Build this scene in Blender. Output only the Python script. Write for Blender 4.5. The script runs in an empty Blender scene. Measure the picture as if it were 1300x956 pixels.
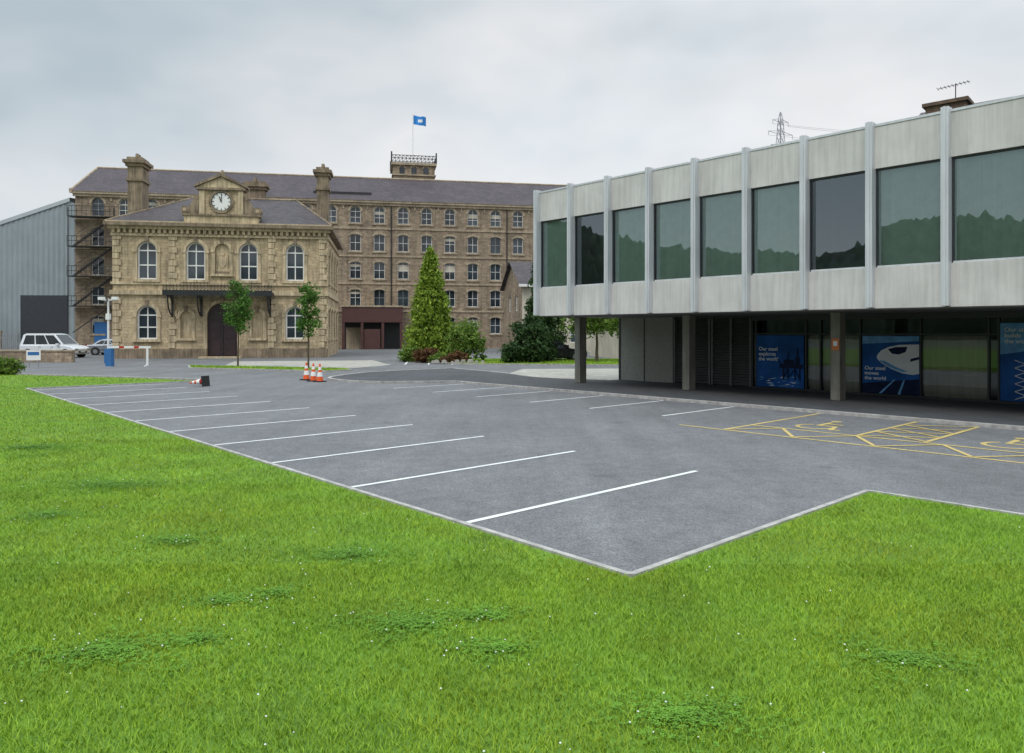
import bpy, math, random
import numpy as np
from mathutils import Matrix, Vector
random.seed(7); rng=np.random.default_rng(7)
SC=bpy.context.scene
COL=SC.collection

# ------------------------------------------------------------ materials
def nodes_of(name):
    m=bpy.data.materials.new(name); m.use_nodes=True
    nt=m.node_tree; p=nt.nodes['Principled BSDF']
    return m,nt,p
def mixc(nt,fac,a,b,blend='MIX'):
    n=nt.nodes.new('ShaderNodeMix'); n.data_type='RGBA'; n.blend_type=blend
    for sock,val in ((n.inputs[0],fac),(n.inputs[6],a),(n.inputs[7],b)):
        if isinstance(val,bpy.types.NodeSocket): nt.links.new(val,sock)
        elif isinstance(val,(tuple,list)): sock.default_value=(*val,1) if len(val)==3 else val
        else: sock.default_value=val
    return n.outputs[2]
def ramp(nt,src,stops):
    r=nt.nodes.new('ShaderNodeValToRGB'); nt.links.new(src,r.inputs[0])
    e=r.color_ramp.elements
    while len(e)<len(stops): e.new(.5)
    for el,(p,c) in zip(e,stops):
        el.position=p; el.color=(*c,1) if isinstance(c,(tuple,list)) else (c,c,c,1)
    return r.outputs[0]
def noise(nt,vec,scale,detail=4,rough=.55):
    n=nt.nodes.new('ShaderNodeTexNoise'); n.inputs['Scale'].default_value=scale
    n.inputs['Detail'].default_value=detail; n.inputs['Roughness'].default_value=rough
    nt.links.new(vec,n.inputs['Vector']); return n.outputs[0]
def objco(nt): return nt.nodes.new('ShaderNodeTexCoord').outputs['Object']
def mapping(nt,vec,scale):
    m=nt.nodes.new('ShaderNodeMapping'); m.inputs['Scale'].default_value=scale
    nt.links.new(vec,m.inputs['Vector']); return m.outputs[0]
def bump(nt,p,h,strength,dist=.02):
    b=nt.nodes.new('ShaderNodeBump'); b.inputs['Strength'].default_value=strength
    b.inputs['Distance'].default_value=dist
    nt.links.new(h,b.inputs['Height']); nt.links.new(b.outputs[0],p.inputs['Normal'])
def sc(c,k): return tuple(min(1,x*k) for x in c)
def P(name,col,rough=.7,var=.15,scale=2.,bumps=0,bscale=40,metal=0,spec=.5,streak=0):
    m,nt,p=nodes_of(name); co=objco(nt)
    n=noise(nt,co,scale,4)
    c=ramp(nt,n,[(.3,sc(col,1-var)),(.7,sc(col,1+var))])
    if streak:
        s=noise(nt,mapping(nt,co,(5,5,.35)),1.6,4,.6)
        c=mixc(nt,1.0,c,ramp(nt,s,[(.35,1-streak),(.6,1.)]),'MULTIPLY')
    nt.links.new(c,p.inputs['Base Color'])
    p.inputs['Roughness'].default_value=rough; p.inputs['Metallic'].default_value=metal
    p.inputs['Specular IOR Level'].default_value=spec
    if bumps: bump(nt,p,noise(nt,co,bscale,2),bumps)
    return m
def brick(name,c1,c2,mort,w,h,ms=.012,stain=.3,rough=.85,zs=1.,bm=.5):
    m,nt,p=nodes_of(name); co=objco(nt)
    sx=nt.nodes.new('ShaderNodeSeparateXYZ'); nt.links.new(co,sx.inputs[0])
    ad=nt.nodes.new('ShaderNodeMath'); ad.operation='ADD'
    nt.links.new(sx.outputs[0],ad.inputs[0]); nt.links.new(sx.outputs[1],ad.inputs[1])
    mu=nt.nodes.new('ShaderNodeMath'); mu.operation='MULTIPLY'; mu.inputs[1].default_value=zs
    nt.links.new(sx.outputs[2],mu.inputs[0])
    cb=nt.nodes.new('ShaderNodeCombineXYZ'); nt.links.new(ad.outputs[0],cb.inputs[0]); nt.links.new(mu.outputs[0],cb.inputs[1])
    b=nt.nodes.new('ShaderNodeTexBrick'); nt.links.new(cb.outputs[0],b.inputs['Vector'])
    b.inputs['Scale'].default_value=1; b.inputs['Brick Width'].default_value=w; b.inputs['Row Height'].default_value=h
    b.inputs['Mortar Size'].default_value=ms; b.inputs['Mortar Smooth'].default_value=.3
    b.inputs['Color1'].default_value=(*c1,1); b.inputs['Color2'].default_value=(*c2,1); b.inputs['Mortar'].default_value=(*mort,1)
    n1=noise(nt,co,.45,5,.65); 
    c=mixc(nt,1.,b.outputs[0],ramp(nt,n1,[(.3,1-stain),(.65,1.08)]),'MULTIPLY')
    n2=noise(nt,co,4,3,.7)
    c=mixc(nt,1.,c,ramp(nt,n2,[(.25,.68),(.75,1.22)]),'MULTIPLY')
    s=noise(nt,mapping(nt,co,(2,2,.15)),1.2,4,.6)
    c=mixc(nt,1.,c,ramp(nt,s,[(.3,1-stain*1.1),(.55,1.)]),'MULTIPLY')
    nt.links.new(c,p.inputs['Base Color']); p.inputs['Roughness'].default_value=rough
    bump(nt,p,b.outputs[1],-bm,.01)
    return m
def glassy(name,base,rough=.04,var=.5,scale=.6):
    m,nt,p=nodes_of(name); co=objco(nt)
    n=noise(nt,co,scale,2)
    nt.links.new(ramp(nt,n,[(.35,sc(base,1-var)),(.65,sc(base,1+var))]),p.inputs['Base Color'])
    p.inputs['Roughness'].default_value=rough; p.inputs['Specular IOR Level'].default_value=.6
    return m
def seeglass(name,tint,refl):
    m=bpy.data.materials.new(name); m.use_nodes=True; nt=m.node_tree
    nt.nodes.remove(nt.nodes['Principled BSDF']); out=nt.nodes['Material Output']
    t=nt.nodes.new('ShaderNodeBsdfTransparent'); t.inputs[0].default_value=(*tint,1)
    g=nt.nodes.new('ShaderNodeBsdfGlossy'); g.inputs['Roughness'].default_value=.012; g.inputs[0].default_value=(.82,.92,.97,1)
    f=nt.nodes.new('ShaderNodeFresnel'); f.inputs[0].default_value=1.5
    co=objco(nt); bp=nt.nodes.new('ShaderNodeBump'); bp.inputs['Strength'].default_value=.05; bp.inputs['Distance'].default_value=.02
    nt.links.new(noise(nt,co,1.1,1),bp.inputs['Height']); nt.links.new(bp.outputs[0],g.inputs['Normal'])
    a=nt.nodes.new('ShaderNodeMath'); a.operation='MULTIPLY_ADD'; a.inputs[1].default_value=1-refl; a.inputs[2].default_value=refl
    nt.links.new(f.outputs[0],a.inputs[0])
    mx=nt.nodes.new('ShaderNodeMixShader'); nt.links.new(a.outputs[0],mx.inputs[0])
    nt.links.new(t.outputs[0],mx.inputs[1]); nt.links.new(g.outputs[0],mx.inputs[2]); nt.links.new(mx.outputs[0],out.inputs[0])
    return m
def foliage(name,c_dark,c_light,patch=None,pscale=.6,trans=.3,rough=.6):
    m,nt,p=nodes_of(name); out=nt.nodes['Material Output']
    g=nt.nodes.new('ShaderNodeNewGeometry')
    c=ramp(nt,g.outputs['Random Per Island'],[(0,c_dark),(1,c_light)])
    co=objco(nt)
    c=mixc(nt,1.,c,ramp(nt,noise(nt,co,pscale*3,2),[(.3,.80),(.7,1.15)]),'MULTIPLY')
    if patch:
        n=noise(nt,co,pscale,4,.65)
        f=ramp(nt,n,[(.42,0.),(.62,1.)])
        c=mixc(nt,f,c,mixc(nt,1.,c,patch,'MULTIPLY'))
    nt.links.new(c,p.inputs['Base Color']); p.inputs['Roughness'].default_value=rough
    p.inputs['Specular IOR Level'].default_value=.2
    if trans:
        t=nt.nodes.new('ShaderNodeBsdfTranslucent'); nt.links.new(c,t.inputs[0])
        mx=nt.nodes.new('ShaderNodeMixShader'); mx.inputs[0].default_value=trans
        nt.links.new(p.outputs[0],mx.inputs[1]); nt.links.new(t.outputs[0],mx.inputs[2]); nt.links.new(mx.outputs[0],out.inputs[0])
    return m
def asphalt(name,base,var=.12,rough=.85):
    m,nt,p=nodes_of(name); co=objco(nt)
    c=ramp(nt,noise(nt,co,.35,5,.62),[(.3,sc(base,1-var)),(.7,sc(base,1+var))])
    c=mixc(nt,1.,c,ramp(nt,noise(nt,co,55,3,.8),[(.32,.45),(.5,1.),(.7,1.8)]),'MULTIPLY')
    c=mixc(nt,1.,c,ramp(nt,noise(nt,co,3.5,5,.75),[(.3,.80),(.7,1.14)]),'MULTIPLY')
    # long faint paver / tyre streaks along the lanes
    mp=nt.nodes.new('ShaderNodeMapping'); mp.inputs['Rotation'].default_value=(0,0,math.radians(-42)); mp.inputs['Scale'].default_value=(.9,.06,1)
    nt.links.new(co,mp.inputs['Vector'])
    c=mixc(nt,1.,c,ramp(nt,noise(nt,mp.outputs[0],1.5,3,.6),[(.3,.87),(.7,1.08)]),'MULTIPLY')
    v=nt.nodes.new('ShaderNodeTexVoronoi'); v.inputs['Scale'].default_value=.55; nt.links.new(co,v.inputs['Vector'])
    c=mixc(nt,1.,c,ramp(nt,v.outputs['Distance'],[(.02,.70),(.12,1.)]),'MULTIPLY')
    nt.links.new(c,p.inputs['Base Color']); p.inputs['Roughness'].default_value=rough
    p.inputs['Specular IOR Level'].default_value=.4
    bump(nt,p,noise(nt,co,90,1,.7),.5,.006)
    return m
def paint(name,col,under,wear=.45):
    m,nt,p=nodes_of(name); co=objco(nt)
    n=noise(nt,co,28,5,.75)
    c=mixc(nt,ramp(nt,n,[(wear-.08,0.),(wear,1.)]),under,col)
    c=mixc(nt,1.,c,ramp(nt,noise(nt,co,1.5,3),[(.3,.78),(.7,1.)]),'MULTIPLY')
    nt.links.new(c,p.inputs['Base Color']); p.inputs['Roughness'].default_value=.7
    return m

M={}
M['asphalt']=asphalt('asphalt_car_park',(.146,.144,.148),.15)
M['road']=asphalt('asphalt_road',(.140,.138,.140),.18)
M['tarmac']=asphalt('tarmac_pavement',(.062,.062,.066),.2)
M['ground']=P('ground_mat',(.10,.12,.07),.95,.3,.05)
M['paving']=brick('paving_slabs',(.42,.39,.33),(.36,.34,.30),(.2,.19,.17),.6,.6,.01,.2)
M['kerb']=P('kerb_concrete',(.36,.34,.32),.9,.30,6,.4,60)
M['white']=paint('white_road_paint',(.72,.72,.70),(.14,.14,.15),.38)
M['yellow']=paint('yellow_road_paint',(.62,.46,.16),(.14,.14,.15),.44)
M['soil']=P('lawn_soil',(.11,.21,.016),.95,.25,1.2,.5,60)
M['grass']=foliage('grass_blade',(.16,.30,.014),(.27,.42,.04),(1.18,.98,.85),.45,0)
M['clover']=foliage('clover_leaf',(.085,.20,.012),(.14,.29,.03),None,2,0)
M['petal']=P('daisy_petal',(.8,.8,.76),.7,.05)
M['house']=brick('house_ashlar',(.64,.50,.315),(.50,.385,.24),(.33,.25,.165),.55,.24,.012,.36)
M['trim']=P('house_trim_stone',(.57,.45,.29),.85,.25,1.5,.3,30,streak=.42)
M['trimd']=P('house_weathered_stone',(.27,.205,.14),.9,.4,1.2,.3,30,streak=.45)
M['mill']=brick('mill_coursed_stone',(.43,.325,.225),(.285,.215,.15),(.22,.17,.12),.5,.22,.012,.36)
M['milltrim']=P('mill_trim_stone',(.42,.335,.235),.9,.25,1,.2,30,streak=.35)
M['slate']=brick('slate_roof',(.088,.060,.068),(.056,.040,.048),(.028,.02,.025),.45,.16,.012,.35,.75,1.)
M['slate2']=brick('slate_roof_house',(.095,.072,.074),(.060,.048,.052),(.03,.025,.03),.4,.16,.012,.3,.75,1.)
M['win']=glassy('window_glass',(.035,.045,.055),.05,.6,.35)
M['frame']=P('white_window_frame',(.78,.77,.74),.5,.05)
M['iron']=P('black_ironwork',(.018,.018,.02),.45,.2)
M['door']=P('dark_door_wood',(.035,.017,.02),.45,.3,3)
M['conc']=P('fascia_panel',(.585,.565,.54),.75,.12,.9,.15,50,streak=.16)
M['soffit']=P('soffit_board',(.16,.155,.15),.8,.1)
M['mull']=P('aluminium_mullion',(.66,.67,.69),.38,.06,1,metal=.3,streak=.12)
M['dframe']=P('dark_window_frame',(.03,.032,.035),.4,.1)
M['col']=P('concrete_column',(.26,.24,.20),.8,.15,2,.2,40,streak=.3)
M['glassU']=seeglass('tinted_office_glass',(.80,.86,.82),.17)
M['glassG']=seeglass('ground_floor_glass',(.62,.62,.60),.04)
M['blind']=P('vertical_blind',(.60,.72,.64),.8,.08,4)
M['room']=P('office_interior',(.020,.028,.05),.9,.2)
M['louvre']=P('louvre_metal',(.13,.12,.12),.5,.2)
M['render']=P('pebbledash_panel',(.32,.31,.27),.9,.2,25,.5,90)
M['posterb']=P('poster_blue',(.016,.10,.34),.5,.45,1.2,spec=.15)
M['posterd']=P('poster_dark_blue',(.006,.016,.055),.5,.4,5,spec=.15)
M['posterl']=P('poster_light_blue',(.16,.38,.66),.5,.25,5,spec=.15)
M['posterw']=P('poster_white',(.80,.81,.82),.5,.05,spec=.15)
M['shed']=P('corrugated_sheet',(.28,.32,.34),.55,.08,.4,streak=.1)
M['shedl']=P('light_sheet_trim',(.42,.46,.48),.5,.08,.4)
M['shutter']=P('roller_shutter',(.05,.055,.065),.5,.1)
M['bluedoor']=P('blue_paint',(.03,.14,.35),.5,.1)
M['flag']=P('flag_blue',(.02,.22,.62),.7,.1)
M['redfascia']=P('red_brown_cladding',(.085,.035,.03),.5,.15)
M['carw']=P('white_car_paint',(.72,.73,.75),.25,.03)
M['cars']=P('silver_car_paint',(.35,.37,.40),.25,.03,metal=.5)
M['cark']=P('black_car_paint',(.012,.012,.016),.18,.1)
M['carglass']=glassy('car_glass',(.015,.018,.02),.05)
M['tyre']=P('tyre_rubber',(.02,.02,.02),.9,.1)
M['alloy']=P('alloy_wheel',(.45,.45,.46),.35,.05,metal=.7)
M['lampr']=P('red_lamp',(.45,.02,.02),.2,.05)
M['orange']=P('cone_orange',(.75,.10,.015),.5,.1)
M['conew']=P('cone_reflective_white',(.78,.78,.76),.4,.1)
M['bark']=P('bark',(.10,.075,.05),.95,.3,8,.6,40)
M['steel']=P('galvanised_steel',(.35,.36,.37),.45,.1,metal=.6)
M['cream']=P('cream_render',(.55,.50,.40),.85,.1,1,streak=.2)
M['hill']=P('hill_woodland',(.022,.036,.018),1.,.6,.06,.0)
M['leafA']=foliage('leaf_young_tree',(.05,.12,.02),(.12,.24,.04),None,1.5)
M['leafG']=foliage('conifer_golden',(.11,.19,.02),(.34,.44,.06),None,1.2,.3)
M['leafD']=foliage('leaf_dark',(.02,.05,.016),(.06,.11,.03),None,1.2,.2)
M['leafM']=foliage('leaf_medium',(.07,.14,.02),(.20,.29,.05),None,1.2,.3)
M['leafR']=foliage('leaf_russet',(.08,.035,.018),(.17,.09,.035),None,1.2,.2)
M['rock']=P('rock',(.25,.23,.20),.9,.3,3,.5,12)
M['signo']=P('sign_orange',(.6,.18,.05),.5,.05)
M['brownst']=brick('brown_stone',(.20,.13,.08),(.14,.09,.06),(.08,.06,.04),.45,.2)

# ------------------------------------------------------------ mesh builder
class MB:
    def __init__(s): s.V=[];s.F=[];s.I=[];s.mats=[];s.T=None
    def mi(s,k):
        m=M[k]
        if m not in s.mats: s.mats.append(m)
        return s.mats.index(m)
    def poly(s,pts,mat):
        n=len(s.V)
        for p in pts:
            v=Vector(p)
            if s.T is not None: v=s.T@v
            s.V.append(tuple(v))
        s.F.append(tuple(range(n,n+len(pts)))); s.I.append(s.mi(mat))
    def box(s,x0,x1,y0,y1,z0,z1,mat):
        if x0>x1:x0,x1=x1,x0
        if y0>y1:y0,y1=y1,y0
        n=len(s.V)
        for z in (z0,z1):
            for x,y in ((x0,y0),(x1,y0),(x1,y1),(x0,y1)):
                v=Vector((x,y,z))
                if s.T is not None: v=s.T@v
                s.V.append(tuple(v))
        k=s.mi(mat)
        for f in ((0,3,2,1),(4,5,6,7),(0,1,5,4),(1,2,6,5),(2,3,7,6),(3,0,4,7)):
            s.F.append(tuple(n+i for i in f)); s.I.append(k)
    def prism(s,prof,y0,y1,mat):      # profile in x,z extruded over y ; CCW seen from -y
        s.poly([(x,y0,z) for x,z in prof],mat)
        s.poly([(x,y1,z) for x,z in reversed(prof)],mat)
        for i in range(len(prof)):
            a=prof[i];b=prof[(i+1)%len(prof)]
            s.poly([(a[0],y0,a[1]),(a[0],y1,a[1]),(b[0],y1,b[1]),(b[0],y0,b[1])],mat)
    def bar(s,p,q,r,mat,n=6,r2=None):
        p=Vector(p);q=Vector(q);d=(q-p)
        if d.length<1e-6:return
        d.normalize(); u=d.orthogonal().normalized(); w=d.cross(u)
        if r2 is None:r2=r
        A=[p+(u*math.cos(2*math.pi*i/n)+w*math.sin(2*math.pi*i/n))*r for i in range(n)]
        B=[q+(u*math.cos(2*math.pi*i/n)+w*math.sin(2*math.pi*i/n))*r2 for i in range(n)]
        for i in range(n):
            j=(i+1)%n; s.poly([A[i],A[j],B[j],B[i]],mat)
        s.poly(list(reversed(A)),mat); s.poly(B,mat)
    def cyl(s,x,y,z0,z1,r0,r1,mat,n=14): s.bar((x,y,z0),(x,y,z1),r0,mat,n,r1)
    def ring(s,xc,zb,rx,rz,t,y0,y1,mat,a0=0,a1=math.pi,n=14):
        for i in range(n):
            A=a0+(a1-a0)*i/n;B=a0+(a1-a0)*(i+1)/n
            ia=(xc+rx*math.cos(A),zb+rz*math.sin(A)); ib=(xc+rx*math.cos(B),zb+rz*math.sin(B))
            oa=(xc+(rx+t)*math.cos(A),zb+(rz+t)*math.sin(A)); ob=(xc+(rx+t)*math.cos(B),zb+(rz+t)*math.sin(B))
            s.poly([(oa[0],y0,oa[1]),(ob[0],y0,ob[1]),(ib[0],y0,ib[1]),(ia[0],y0,ia[1])],mat)
            s.poly([(oa[0],y0,oa[1]),(oa[0],y1,oa[1]),(ob[0],y1,ob[1]),(ob[0],y0,ob[1])],mat)
            s.poly([(ia[0],y0,ia[1]),(ib[0],y0,ib[1]),(ib[0],y1,ib[1]),(ia[0],y1,ia[1])],mat)
    def wall(s,x0,x1,z0,z1,ops,mat,y=0,dep=.25):
        xs=sorted(set([x0,x1]+[round(o[0]-o[1]/2,4) for o in ops]+[round(o[0]+o[1]/2,4) for o in ops]))
        zs=sorted(set([z0,z1]+[o[2] for o in ops]+[o[3] for o in ops]))
        for i in range(len(xs)-1):
            for j in range(len(zs)-1):
                cx=(xs[i]+xs[i+1])/2;cz=(zs[j]+zs[j+1])/2
                if any(abs(cx-o[0])<o[1]/2 and o[2]<cz<o[3] for o in ops): continue
                s.poly([(xs[i],y,zs[j]),(xs[i+1],y,zs[j]),(xs[i+1],y,zs[j+1]),(xs[i],y,zs[j+1])],mat)
        for (xc,w,a,b,k) in ops:
            l=xc-w/2;r=xc+w/2
            rise={0:0,1:w/2,2:w*.18}[k]; sp=b-rise
            s.poly([(l,y,a),(l,y+dep,a),(l,y+dep,sp),(l,y,sp)],mat)
            s.poly([(r,y,a),(r,y,sp),(r,y+dep,sp),(r,y+dep,a)],mat)
            s.poly([(l,y,a),(r,y,a),(r,y+dep,a),(l,y+dep,a)],mat)
            if k==0: s.poly([(l,y,b),(l,y+dep,b),(r,y+dep,b),(r,y,b)],mat)
            else:
                n=12; pt=[(xc-w/2*math.cos(math.pi*i/n),sp+rise*math.sin(math.pi*i/n)) for i in range(n+1)]
                for i in range(n):
                    p,q=pt[i],pt[i+1]
                    s.poly([(p[0],y,p[1]),(q[0],y,q[1]),(q[0],y,b),(p[0],y,b)],mat)
                    s.poly([(p[0],y,p[1]),(p[0],y+dep,p[1]),(q[0],y+dep,q[1]),(q[0],y,q[1])],mat)
    def window(s,xc,w,a,b,k,y,glass='win',fr='frame',nx=2,nz=2,fw=.07):
        rise={0:0,1:w/2,2:w*.18}[k]; sp=b-rise; l=xc-w/2;r=xc+w/2
        s.poly([(l,y,a),(r,y,a),(r,y,b),(l,y,b)],glass)
        f0=y-.05;f1=y-.003
        s.box(l,l+fw,f0,f1,a,sp,fr); s.box(r-fw,r,f0,f1,a,sp,fr); s.box(l+fw,r-fw,f0,f1,a,a+fw,fr)
        if k==0: s.box(l+fw,r-fw,f0,f1,b-fw,b,fr)
        else: s.ring(xc,sp,w/2-fw,max(rise-fw,.02),fw,f0,f1,fr)
        for i in range(1,nx):
            x=l+w*i/nx; s.box(x-fw*.35,x+fw*.35,f0+.012,f1,a+fw,b-fw*1.2-(0 if k==0 else .02),fr)
        for j in range(1,nz):
            z=a+(sp-a)*j/nz if k==1 else a+(b-a)*j/nz; s.box(l+fw,r-fw,f0+.006,f1,z-fw*.4,z+fw*.4,fr)
        if k==1: s.box(l+fw,r-fw,f0+.004,f1,sp-fw*.4,sp+fw*.4,fr)
    def build(s,name,parent=None,matrix=None,smooth=False,bevel=0):
        me=bpy.data.meshes.new(name); me.from_pydata(s.V,[],s.F)
        for m in s.mats: me.materials.append(m)
        me.polygons.foreach_set('material_index',s.I)
        if smooth: me.polygons.foreach_set('use_smooth',[True]*len(s.F))
        me.update()
        ob=bpy.data.objects.new(name,me); COL.objects.link(ob)
        if parent: ob.parent=parent
        if matrix is not None: ob.matrix_local=matrix
        if bevel:
            w=ob.modifiers.new('weld','WELD'); w.merge_threshold=.0005
            b=ob.modifiers.new('bevel','BEVEL'); b.width=bevel; b.segments=2; b.limit_method='ANGLE'
        return ob
def empty(name,matrix=None):
    e=bpy.data.objects.new(name,None); COL.objects.link(e); e.empty_display_size=.5
    if matrix is not None: e.matrix_world=matrix
    return e
def frame(ox,oy,ang,oz=0): return Matrix.Translation((ox,oy,oz))@Matrix.Rotation(ang,4,'Z')
def npmesh(name,V,T,mat,parent=None,k=3):
    me=bpy.data.meshes.new(name); n=len(T)
    me.vertices.add(len(V)); me.vertices.foreach_set('co',V.astype(np.float32).ravel())
    me.loops.add(n*k); me.loops.foreach_set('vertex_index',T.astype(np.int32).ravel())
    me.polygons.add(n); me.polygons.foreach_set('loop_start',np.arange(0,n*k,k,dtype=np.int32))
    me.materials.append(M[mat]); me.update(calc_edges=True)
    ob=bpy.data.objects.new(name,me); COL.objects.link(ob)
    if parent: ob.parent=parent
    return ob

# car-park frame: a = away along the bays, b = across towards the office block
ax,ay=-.6743,.7385; bx,by=.7385,.6743
def ST(s,t): return (ax*s+bx*t, ay*s+by*t)

def ribbon(mb,pts,w,z0,z1,mat):
    P2=[Vector(p) for p in pts]; L=[];R=[]
    for i,p in enumerate(P2):
        if i==0: d=(P2[1]-p).normalized(); nn=Vector((-d.y,d.x)); k=1
        elif i==len(P2)-1: d=(p-P2[i-1]).normalized(); nn=Vector((-d.y,d.x)); k=1
        else:
            d1=(p-P2[i-1]).normalized();d2=(P2[i+1]-p).normalized()
            n1=Vector((-d1.y,d1.x));n2=Vector((-d2.y,d2.x)); nn=(n1+n2).normalized(); k=1/max(.4,nn.dot(n1))
        L.append(p+nn*w/2*k);R.append(p-nn*w/2*k)
    for i in range(len(P2)-1):
        mb.poly([(*R[i],z1),(*R[i+1],z1),(*L[i+1],z1),(*L[i],z1)],mat)
        if z1-z0>.02:
            mb.poly([(*R[i],z0),(*R[i+1],z0),(*R[i+1],z1),(*R[i],z1)],mat)
            mb.poly([(*L[i+1],z0),(*L[i],z0),(*L[i],z1),(*L[i+1],z1)],mat)
    if z1-z0>.02:
        for e in (0,-1): mb.poly([(*R[e],z0),(*L[e],z0),(*L[e],z1),(*R[e],z1)],mat)
def curve(pts,n=6):
    out=[]; P4=[Vector(pts[0])]+[Vector(p) for p in pts]+[Vector(pts[-1])]
    for i in range(1,len(P4)-2):
        for j in range(n):
            t=j/n; a,b,c,d=P4[i-1:i+3]
            out.append(.5*((2*b)+(c-a)*t+(2*a-5*b+4*c-d)*t*t+(3*b-a-3*c+d)*t**3))
    out.append(P4[-2]); return [tuple(p) for p in out]

# ------------------------------------------------------------ ground
g=MB(); n=64
g.poly([(1600*math.cos(2*math.pi*i/n),1600*math.sin(2*math.pi*i/n),0) for i in range(n)],'ground'); g.build('ground')
r=MB(); r.poly([(-130,-8,.004),(70,-8,.004),(70,140,.004),(-130,140,.004)],'road'); r.build('road')
lot=MB(); lot.poly([(*ST(-16,9.8),.008),(*ST(-16,18.5),.008),(*ST(23.6,18.5),.008),(-5.6,29.8,.008),(-7.6,31.3,.008),(*ST(31.6,11.2),.008),(*ST(31.6,4.9),.008),(*ST(3.85,4.9),.008),(*ST(3.85,9.8),.008)],'asphalt')
lot.build('car_park_asphalt')
pv=MB()
edge=curve([ST(23.2,18.55),(-2.6,30.0),(-5.4,29.75),(-7.3,30.9),(-8.1,33),(-6.9,37),(-3.3,40.6)],5)
inner=curve([(-3.3,40.6),(-.6,36.4),(1.0,32.8),(2.9,31.2),ST(19.9,23.5)],5)
pz=.07
pl=[ST(-16,18.55)]+edge+inner[1:]+[ST(19.9,26),ST(-16,26)]
pv.poly([(*p,pz) for p in pl],'tarmac'); pv.build('pavement')
yd=MB(); yd.poly([(3.2,31.7,.012),(1.2,33.2,.012),(-.2,36.6,.012),(.6,41,.012),(22,43,.012),(16,32,.012),(6,30.4,.012)],'paving'); yd.build('paved_yard')

kb=MB(); kh=.09
ribbon(kb,[ST(-16,18.5),ST(22,18.5)]+edge[1:],.14,0,kh,'kerb')
ribbon(kb,inner,.14,0,kh,'kerb')
kb.build('kerb')
ke=MB()
ribbon(ke,[ST(-16,9.8),ST(3.86,9.8),ST(3.9,9.76),ST(3.9,4.96),ST(3.94,4.92),ST(31.6,4.92),ST(31.6,11.2)],.062,0,.052,'kerb'); ke.build('kerb')
k3=MB(); ribbon(k3,curve([ST(31.6,11.2),(-13.4,31.5),(-17,32.8),(-24.8,35.6),(-60,47.1)],4),.12,0,.08,'kerb'); k3.build('kerb')
# far verge in front of the stone house with young trees
verge=[(-19.5,44.2),(-18.2,41.4),(-13.5,39.6),(-9.6,38.1),(-8.6,39.2),(-9.3,40.6),(-14,42.6)]
vg=MB(); vg.poly([(*p,.06) for p in verge],'soil'); vg.build('grass_verge')
k4=MB(); ribbon(k4,verge+[verge[0]],.12,0,.08,'kerb'); k4.build('kerb')
pth=MB(); pth.poly([(-17.8,45.4,.01),(-9.4,41.6,.01),(-7.6,46,.01),(-10.2,53.6,.01),(-19.5,51.5,.01)],'paving'); pth.build('paved_path')
verge2=[(-3.2,46.5),(9,44.6),(16,46),(14,55),(-5.5,54.5),(-6.2,50)]
vg2=MB(); vg2.poly([(*p,.06) for p in verge2],'soil'); vg2.build('grass_verge')
k5=MB(); ribbon(k5,verge2+[verge2[0]],.12,0,.09,'kerb'); k5.build('kerb')

mk=MB()
for i in range(11):
    s0=6.25+2.47*i
    if s0<31: ribbon(mk,[ST(s0,5.05),ST(s0,9.45)],.082,0,.013,'white')
for s0 in (10.9,13.3,15.65,18.1,20.5,22.9): ribbon(mk,[ST(s0,15.0),ST(s0,18.35)],.082,0,.013,'white')
for i in range(5): ribbon(mk,[(-6.8+i*1.5,46.5),(-7.2+i*1.5,50.5)],.1,0,.013,'white')
mk.build('parking_bay_markings')
yl=MB()
ribbon(yl,[ST(8.5,13.95),ST(8.5,18.35)],.085,0,.013,'yellow')
ribbon(yl,[ST(9.6,13.85),ST(-4,13.85)],.085,0,.014,'yellow')
ribbon(yl,[ST(8.45,15.0),ST(-4,15.0)],.085,0,.015,'yellow')
for s0 in (6.2,4.95,2.55,1.3,-1.1): ribbon(yl,[ST(s0,15.05),ST(s0,18.35)],.085,0,.016,'yellow')
s0=8.5; i=0
while s0>-4:
    ribbon(yl,[ST(s0,13.9),ST(s0-.75,14.95)] if i%2==0 else [ST(s0,14.95),ST(s0-.75,13.9)],.075,0,.017,'yellow'); s0-=.78; i+=1
for sa in (6.15,2.5):
    sb=sa-1.2
    for t0 in (15.1,15.9,16.7,17.5):
        ribbon(yl,[ST(sa,t0),ST(sb,t0+.8)],.075,0,.018,'yellow')
    for t0 in (15.9,16.7,17.5):
        ribbon(yl,[ST(sb,t0-.8+.05),ST(sa,t0+.0)],.075,0,.019,'yellow')
# wheelchair symbols
for sc0 in (7.35,3.75,.1):
    t0=16.0
    def wp(u,v): return ST(sc0-u,t0+v)
    arc=[wp(-.05+.38*math.cos(a),-.2+.38*math.sin(a)) for a in np.linspace(math.radians(120),math.radians(360),16)]
    ribbon(yl,arc,.09,0,.013,'yellow')
    ribbon(yl,[wp(-.1,.75),wp(-.1,.05),wp(.28,.05),wp(.42,-.5),wp(.6,-.45)],.1,0,.014,'yellow')
    ribbon(yl,[wp(-.05,.42),wp(.3,.42)],.09,0,.0155,'yellow')
    c=[wp(-.1+.12*math.cos(a),.98+.12*math.sin(a)) for a in np.linspace(0,2*math.pi,13)[:-1]]
    yl.poly([(*p,.0145) for p in c],'yellow')
yl.build('disabled_bay_markings')

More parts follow.
